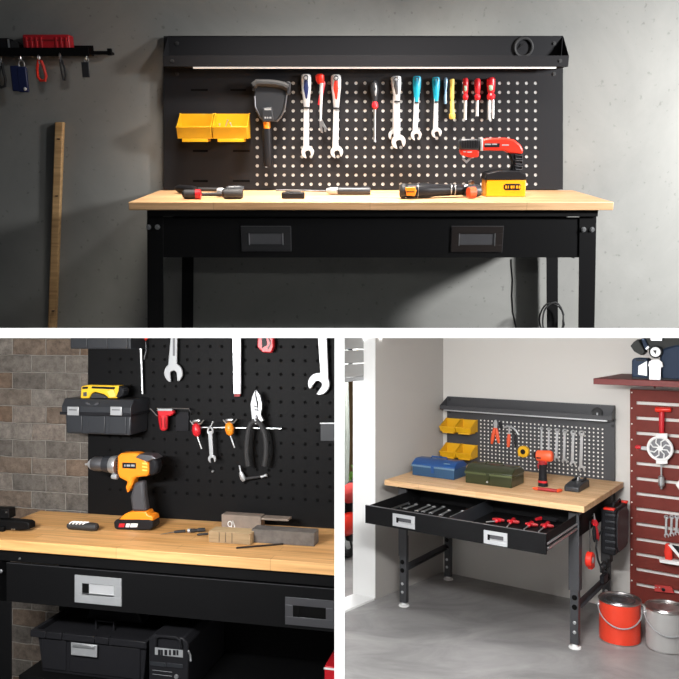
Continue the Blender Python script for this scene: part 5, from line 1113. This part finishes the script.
MB().spindle(XE(594.6, 525), XE(598, 540), [(0, .008), (.3, .013), (.8, .012), (1, .006)], 12).build('red_handle', 'red', t)
MB().spindle(XE(594, 526), XE(594.6, 542), [(0, .006), (.3, .010), (.8, .009), (1, .005)], 12).build('black_handle', 'plas', t)
MB().tube([XE(594, 515), XE(592, 516, xe+.008)], .002, 6).build('hook', 'steel', t)
t = thing('tape_reel', 'red round tape reel hanging from a cord under the bench right end', 'reel', R3, XE(590.5, 558))
c = XE(590, 559.5); MB().spindle(c+V((-.016, 0, 0)), c+V((.016, 0, 0)), [(0, .036), (.1, .040), (.9, .040), (1, .036)], 22).build('case', 'redb', t)
MB().spindle(c+V((.0162, 0, 0)), c+V((.019, 0, 0)), [(0, .018), (1, .014)], 18).build('hub', 'slv', t)
MB().box((c.x-.012, c.y-.002, c.z-.052), (c.x+.012, c.y+.046, c.z-.026)).build('mouth', 'redb', t, bevel=.004)
MB().tube([c+V((0, 0, .04)), XE(590, 545), XE(590, 530), XE(590, 521, xe+.01)], .0028, 7).build('cord', 'rub', t)
t = thing('charging_cable', 'tangle of black cable hanging under the black tool case', 'cable', R3, XE(604, 560))
MB().tube([XE(602, 530), XE(597.5, 538), XE(596, 548), XE(598, 560), XE(602, 570), XE(604.5, 578), XE(603, 583)], .0055, 8).build('loop', 'rub', t)
MB().tube([XE(609, 558, xh+.03), XE(607, 566), XE(601, 572), XE(600.5, 566), XE(604, 561), XE(608.5, 566), XE(607, 574), XE(603.5, 581)], .0055, 8).build('loop', 'rub', t)
MB().box(tuple(XE(602, 576)-V((.01, .012, .04))), tuple(XE(605, 576)+V((.014, .012, .02)))).build('plug', 'plas', t, bevel=.004)
# --- maroon slatted panel
yr = YW3-.030
a = R3.P(630, 389, yr); zb__ = R3.P(627.8, 600.5, yr).z; zt__ = a.z; x0 = a.x; x1 = 2.35
rk = thing('slat_panel', 'maroon steel wall panel with long pale slots on the back wall at the right', 'wall panel', R3, (x0, yr, zb__))
xs = R3.P(636.3, 450, yr).x; s0 = R3.P(636.3, 402.8, yr).z; s1 = R3.P(636.3, 584, yr).z; n = 13; pz = (s0-s1)/(n-1); hs = .0090
mb = MB(); mb.box((x0, yr, zb__), (xs, yr+.003, zt__)); mb.box((xs, yr, s0+hs), (x1, yr+.003, zt__)); mb.box((xs, yr, zb__), (x1, yr+.003, s1-hs))
for k in range(n-1): mb.box((xs, yr, s1+pz*k+hs), (x1, yr+.003, s1+pz*(k+1)-hs))
mb.build('slotted_sheet', 'mar', rk)
MB().box((x0, yr+.0032, zb__), (x0+.004, YW3-.001, zt__)).build('side_flange', 'mar', rk)
MB().box((x0+.01, YW3-.008, zb__+.01), (x1, YW3-.001, zt__-.01)).build('added_backing', 'hole', rk)  # added pale sheet, brightness of the wall behind the slots in its colour
for k in range(14):
    q = V((x0+.010, yr, zb__+.03+(zt__-zb__-.05)*k/13)); MB().spindle(q+V((0, .0002, 0)), q+V((0, -.002, 0)), [(0, .0045), (1, .0045)], 8).build('hole_dot', 'hole', rk)  # pale discs for small flange holes with the light wall showing through
# things hanging on it
yk = yr-.022
def Q3(px, py, y=yk): return R3.P(px, py, y)
def tk(name, label, cat, px, y=yk, g='tools hanging on the maroon panel'): return thing(name, label, cat, R3, R3.P(*px, y), g)
t = tk('red_mallet', 'red mallet hanging head up at the top of the maroon panel', 'mallet', (662, 410))
rod3(t, 'handle', 'red', (661.7, 407), (661.7, 436), [(0, 2.3), (.3, 2.7), (.8, 2.5), (1, 2)], yk, .8)
rod3(t, 'head', 'redb', (655.3, 409.5), (671.5, 409.8), [(0, 2.2), (.1, 2.9), (.5, 2.4), (.9, 2.6), (1, 1.8)], yk-.004, 1)
t = tk('wheel_gauge', 'white round spoked wheel tool hanging in the middle of the maroon panel', 'wheel tool', (660, 448), yk-.02)
c = Q3(660, 448.5, yk-.022); s = R3.sc(c); r_ = 11*s
MB().ring(c, r_, .0085, 'y', 36, 8, 1.02, 1.03).build('rim', 'white', t)
for k in range(8): a_ = k*PI/4+.3; MB().tube([c+V((math.cos(a_)*.012, 0, math.sin(a_)*.012)), c+V((math.cos(a_+.35)*r_*.6, 0, math.sin(a_+.35)*r_*.6)), c+V((math.cos(a_)*r_, 0, math.sin(a_)*r_))], .0042, 6).build('spoke', 'white', t)
MB().spindle(c+V((0, .006, 0)), c+V((0, -.006, 0)), [(0, .016), (1, .014)], 16).build('hub', 'white', t)
MB().spindle(c+V((0, .008, 0)), c+V((0, .012, 0)), [(0, r_), (1, r_)], 30).build('dark_disc', 'dsteel', t)
for y0_, y1_ in ((433.5, 438), (459.6, 464)): pol3(t, 'bracket', 'white', [(656, y0_), (667.3, y0_), (667.3, y1_), (656, y1_)], yk-.026, .012)
pol3(t, 'left_arm', 'slv', [(641, 446.5), (649.5, 446.5), (649.5, 450.3), (641, 450)], yk-.02, .012)
rod3(t, 'red_tip', 'red', (635.3, 447), (641, 447.4), [(0, 1.2), (.4, 2.3), (1, 1.8)], yk-.014)
rod3(t, 'rod', 'slv', (661.3, 464), (661.3, 477), [(0, .8), (1, .8)], yk-.02)
rod3(t, 'weight', 'zinc', (661.2, 475.6), (661.4, 489), [(0, 1.6), (.1, 3), (.7, 3.1), (.85, 1.6), (1, 1.2)], yk-.018, 1)
t = tk('white_holder', 'white plastic piece at the right picture edge on the maroon panel', 'holder', (679, 484))
pol3(t, 'body', 'white', [(675.5, 485), (679, 480), (690, 480), (690, 492), (679, 490)], yk, .02, .003)
for i, x in enumerate((666.3, 671.6, 676.8)):
    t = tk('small_spanner', ['leftmost small steel spanner on the maroon panel', 'middle small steel spanner on the maroon panel', 'rightmost small steel spanner on the maroon panel'][i], 'spanner', (x, 516), yr-.008)
    p, q = Q3(x, 517, yr-.008), Q3(x+.3, 538-i*1.2, yr-.008); s = R3.sc(p)
    MB().prism(place(jaw(dist(p, q), 2*s, 4.8*s, .25), (p.x, p.z), (q.x, q.z)), yr-.010, yr-.006).build('body', 'zinc', t, bevel=.0006)
    MB().ring(p, 1.6*s, .7*s, 'y', 12, 6).build('ring_end', 'zinc', t)
t = tk('small_tray', 'small white tray fixed low on the maroon panel', 'tray', (668, 562), yr-.02, None)
pol3(t, 'tray', 'white', [(659, 559.5), (690, 563.6), (690, 567.6), (659.8, 562.5)], yr-.05, .048, .001)
ztray = R3.P(668, 560.4, yr-.02).z
t = tk('red_roll', 'red curved roll standing on the small white tray', 'roll', (668, 560), yr-.02, None)
MB().prism(R3.O([(665, 544), (668.5, 543.8), (671.5, 549), (672.4, 560.2), (664.9, 559.8), (663.8, 552)], yr-.035), yr-.035, yr-.005).build('body', 'redb', t, bevel=.006)
t = tk('black_brush', 'white and black bristle piece leaning on the small white tray', 'brush', (676, 555), yr-.02, None)
pol3(t, 'handle', 'white', [(668, 545), (671, 544.5), (681, 556), (679, 558)], yr-.046, .006, .001); pol3(t, 'bristles', 'plas', [(672, 545), (690, 549), (690, 558), (681, 556)], yr-.044, .012, .001)
t = tk('spirit_level', 'short red level with a round black eye low on the maroon panel', 'level', (664, 589), yr-.02)
pol3(t, 'body', 'skinr', [(654.5, 585.3), (671, 587), (674, 593.5), (654.5, 591.5)], yr-.020, .018, .002); rod3(t, 'eye', 'plas', (661.6, 589.6), (665.2, 589.8), [(0, 1.2), (.5, 1.9), (1, 1.2)], yr-.0205, .3)
for x in (655.5, 659): rod3(t, 'screw', 'slv', (x, 587.4), (x+.9, 587.5), [(0, .5), (1, .5)], yr-.0205)
# --- maroon shelf and the blue machine on it
p = R3.P(621.5, 373.6, YW3-.002); zs3 = p.z; q = T3(593, 378.3, zs3); thk = zs3-R3.P(593.3, 384.2, q.y).z
sx0 = (p.x+q.x)/2
sf = thing('wall_shelf', 'maroon wall shelf board above the slotted panel', 'shelf', R3, (sx0, YW3, zs3))
MB().box((sx0, q.y, zs3-thk), (2.35, YW3-.0015, zs3)).build('board', 'mar2', sf, bevel=.002)
for xx in (1.35, 2.0): MB().prism([(YW3-.0015, zs3-thk-.0004), (YW3-.12, zs3-thk-.0004), (YW3-.0015, zs3-thk-.05)], xx, xx+.004, 'x').build('bracket', 'mar', sf)
ym = q.y+.05
def MM(px, py, y=ym): return R3.P(px, py, y)
t = thing('bench_machine', 'dark blue bench machine with a white round gauge on the maroon shelf', 'machine', R3, (MM(660, 375).x, ym, zs3))
zc3 = -R3.t.z-TH-.0008
def pm(name, m_, pts, y, th, bevel=.004):
    pts = [(x, max(z, zs3+.0004)) for x, z in R3.O(pts, y)]
    return MB().prism(pts, y, y+th).build(name, m_, t, bevel=bevel, clip=[CEIL])
pm('base', 'plas', [(632, 376), (690, 380), (690, 388), (632, 388)], ym+.004, .12, .002)
pm('left_housing', 'appl', [(631.5, 360), (634, 357.8), (647, 358.2), (648, 362), (648, 378.6), (631.5, 377)], ym, .09, .008)
pm('left_vent', 'plas', [(636, 359.4), (645, 359.6), (644.6, 361.2), (636.4, 361)], ym-.002, .003, 0)
pm('white_panel', 'white', [(638.4, 366), (646.8, 361), (647, 376), (638, 374.5)], ym-.003, .003, .0005)
pm('main_body', 'appl', [(659, 352), (664, 348), (676, 345), (692, 346), (692, 382), (661, 380)], ym+.02, .10, .012)
pm('upper_body', 'appd', [(643, 338), (652, 334), (692, 334), (692, 352), (676, 352), (659, 356), (650, 352)], ym+.03, .08, .006)
pm('tilted_motor', 'appd', [(637.8, 339), (645, 352), (641, 355.4), (634, 351.5), (630.2, 346), (633.5, 342)], ym+.01, .07, .004)
pm('tilted_band', 'appl', [(640.6, 338.6), (644.5, 338.2), (648.6, 347), (645, 349.8)], ym+.005, .07, .003)
pm('band_end', 'slv', [(645, 348.6), (648, 345.8), (649.6, 347.4), (646.6, 350)], ym+.003, .02, .001)
pm('front_block', 'slv', [(650.5, 334), (662, 334), (662, 341), (650.5, 340.6)], ym, .03, .001)
c = MM(655.5, 352, ym-.004); s = R3.sc(c)
MB().spindle(c+V((0, .034, 0)), c, [(0, 6*s), (.9, 6.4*s), (1, 5.6*s)], 26).build('gauge_ring', 'plas', t)
MB().spindle(c+V((0, -.0004, 0)), c+V((0, -.004, 0)), [(0, 4.9*s), (1, 4.7*s)], 26).build('gauge_face', 'white', t)
MB().prism([(c.x-.012, c.z+.008), (c.x+.006, c.z+.010), (c.x+.003, c.z-.012)], c.y-.0056, c.y-.0042).build('gauge_needle', 'plas', t)
pm('white_bracket', 'white', [(648, 366), (649, 361.5), (653, 359.5), (659, 359.5), (662, 362.5), (663, 367), (659.5, 368), (659, 364.6), (652, 364.6), (650.5, 368)], ym-.008, .012, .002)
pm('grey_plate', 'slv', [(649, 364.8), (660.8, 364.8), (660.8, 390), (649, 390)], ym-.012, .010, .002)
# --- paint cans
def can(label, cxpx, bot, top_c, rpx, mats, lidm, open_):
    c = T3(cxpx, bot, -H3); 
    d_ = R3.R.transposed() @ V(((cxpx-CX)/F, 1, 0)).normalized()
    for _ in range(4): r = rpx*R3.sc(c); c = T3(cxpx, bot, -H3)+V((d_.x, d_.y, 0))*r
    zt_ = (CY-top_c)*R3.sc(c)-R3.t.z; h_ = zt_+H3
    t = thing('paint_can', label, 'paint can', R3, c, 'paint cans on the concrete floor')
    b0 = V((c.x, c.y, -H3))
    MB().spindle(b0+V((0, 0, .006)), b0+V((0, 0, h_-.014)), [(0, r), (1, r)], 40).build('body', mats, t)
    MB().spindle(b0+V((0, 0, .0004)), b0+V((0, 0, .0058)), [(0, r*1.0), (.3, r*1.02), (1, r*1.015)], 40).build('bottom_rim', lidm, t)
    MB().ring(b0+V((0, 0, h_-.008)), r*.995, .006, 'z', 40, 8).build('top_rim', lidm, t)
    MB().spindle(b0+V((0, 0, h_-.0138)), b0+V((0, 0, h_-.010)), [(0, r*.96), (1, r*.96)], 40).build('lid', lidm, t)
    MB().ring(b0+V((0, 0, h_-.009)), r*.72, .004, 'z', 36, 6).spindle(b0+V((0, 0, h_-.0098)), b0+V((0, 0, h_-.0085)), [(0, r*.4), (1, r*.38)], 30).build('lid_ridge', lidm if not open_ else 'dsteel', t)
    rot = .35; u = V((math.cos(rot), math.sin(rot), 0)); f = V((math.sin(rot), -math.cos(rot), 0)); pts = []
    for k in range(25):
        a_ = PI*k/24; p = b0+u*(math.cos(a_)*r*1.06) + f*(math.sin(a_)*r*1.12) + V((0, 0, h_*.80-math.sin(a_)*h_*.36)); pts.append(p)
    MB().tube(pts, .0035, 8).build('bail', 'slv', t)
    for k in (0, -1): MB().ball(pts[k]-u*(.004 if k == 0 else -.004), .011).build('ear', 'slv', t)
    return t
can('red orange paint can with tin lid on the floor beside the bench right leg', 619.8, 646.6, 597.5, 19.6, 'canr', 'tin', True)
can('grey paint can with white wire handle on the floor at the right picture edge', 666.5, 654.5, 605.5, 19.5, 'cang', 'tin', False)
# ================================================================== light and camera
def area(name, loc, target, sx, sy, power, color='#ffffff', spread=180):
    l = bpy.data.lights.new(name, 'AREA'); l.shape = 'RECTANGLE'; l.size = sx; l.size_y = sy; l.energy = power; l.color = lin(color)[:3]; l.spread = math.radians(spread)
    o = bpy.data.objects.new(name, l); col.objects.link(o); o.location = loc
    o.rotation_euler = (V(target)-V(loc)).to_track_quat('-Z', 'Y').to_euler(); return o
def spot(name, loc, target, power, angle, blend=.5, rad=.05, color='#ffffff'):
    l = bpy.data.lights.new(name, 'SPOT'); l.energy = power; l.spot_size = math.radians(angle); l.spot_blend = blend; l.shadow_soft_size = rad; l.color = lin(color)[:3]
    o = bpy.data.objects.new(name, l); col.objects.link(o); o.location = loc
    o.rotation_euler = (V(target)-V(loc)).to_track_quat('-Z', 'Y').to_euler(); return o
C0 = V((0, 0, CAMZ))
# upper bay
spot('wall_spot', C0+V((2.3, 1.3, .85)), C0+V((1.25, 2.9, .35)), 560, 88, 1, .15)
spot('wall_fill', C0+V((.5, 1.6, 1.15)), C0+V((-.85, 2.9, .45)), 24, 85, .8, .06)
area('bench_light', C0+V((.05, 2.02, 1.5)), C0+V((0, 2.56, .45)), 1.0, .12, 14, '#fff6ec', 62)
# lower left bay
area('left_key', C0+V((-.75, 1.0, -.05)), C0+V((-.75, 2.4, -.55)), .5, .06, 14, '#ffffff', 140)
# lower right bay
area('right_key', C0+V((.35, 2.0, -.03)), C0+V((.8, 4.3, -.9)), .55, .05, 34, '#ffffff', 160)
area('ceiling_fill', C0+V((.75, 3.0, -.02)), C0+V((.85, 3.3, -1.4)), .9, .6, 30, '#ffffff', 170)  # added unseen area light under the slab to brighten this bay
area('outside_light', C0+V((.14, 5.4, -.03)), C0+V((.14, 5.4, -1.5)), .25, 1.7, 26, '#ffffff', 170)
# added fill lights that whiten the front edges of the shelving
for x in (-.36, .36): area('edge_fill', C0+V((x, .38, .32)), C0+V((x*.9, .8, 0)), .5, .04, 1.3, '#ffffff', 100)
area('edge_fill', C0+V((0, .3, -.5)), C0+V((0, .8, -.2)), .3, .1, 1.6, '#ffffff', 110)
wd = bpy.data.worlds.new('world'); scene.world = wd; wd.use_nodes = True
wd.node_tree.nodes['Background'].inputs['Color'].default_value = (.75, .8, .86, 1); wd.node_tree.nodes['Background'].inputs['Strength'].default_value = .06
cam = bpy.data.cameras.new('camera'); co = bpy.data.objects.new('camera', cam); col.objects.link(co)
co.location = (0, 0, CAMZ); co.rotation_euler = (PI/2, 0, 0); cam.sensor_width = 36; cam.lens = F/679*36; cam.shift_y = (CY-339.5)/679; cam.clip_start = .01
scene.camera = co
vs = scene.view_settings; vs.view_transform = 'Standard'; vs.look = 'None'; vs.gamma = 1; vs.exposure = 0; vs.use_curve_mapping = False
for o in bpy.data.objects:
    for k in ('_room', '_org'):
        if k in o: del o[k]
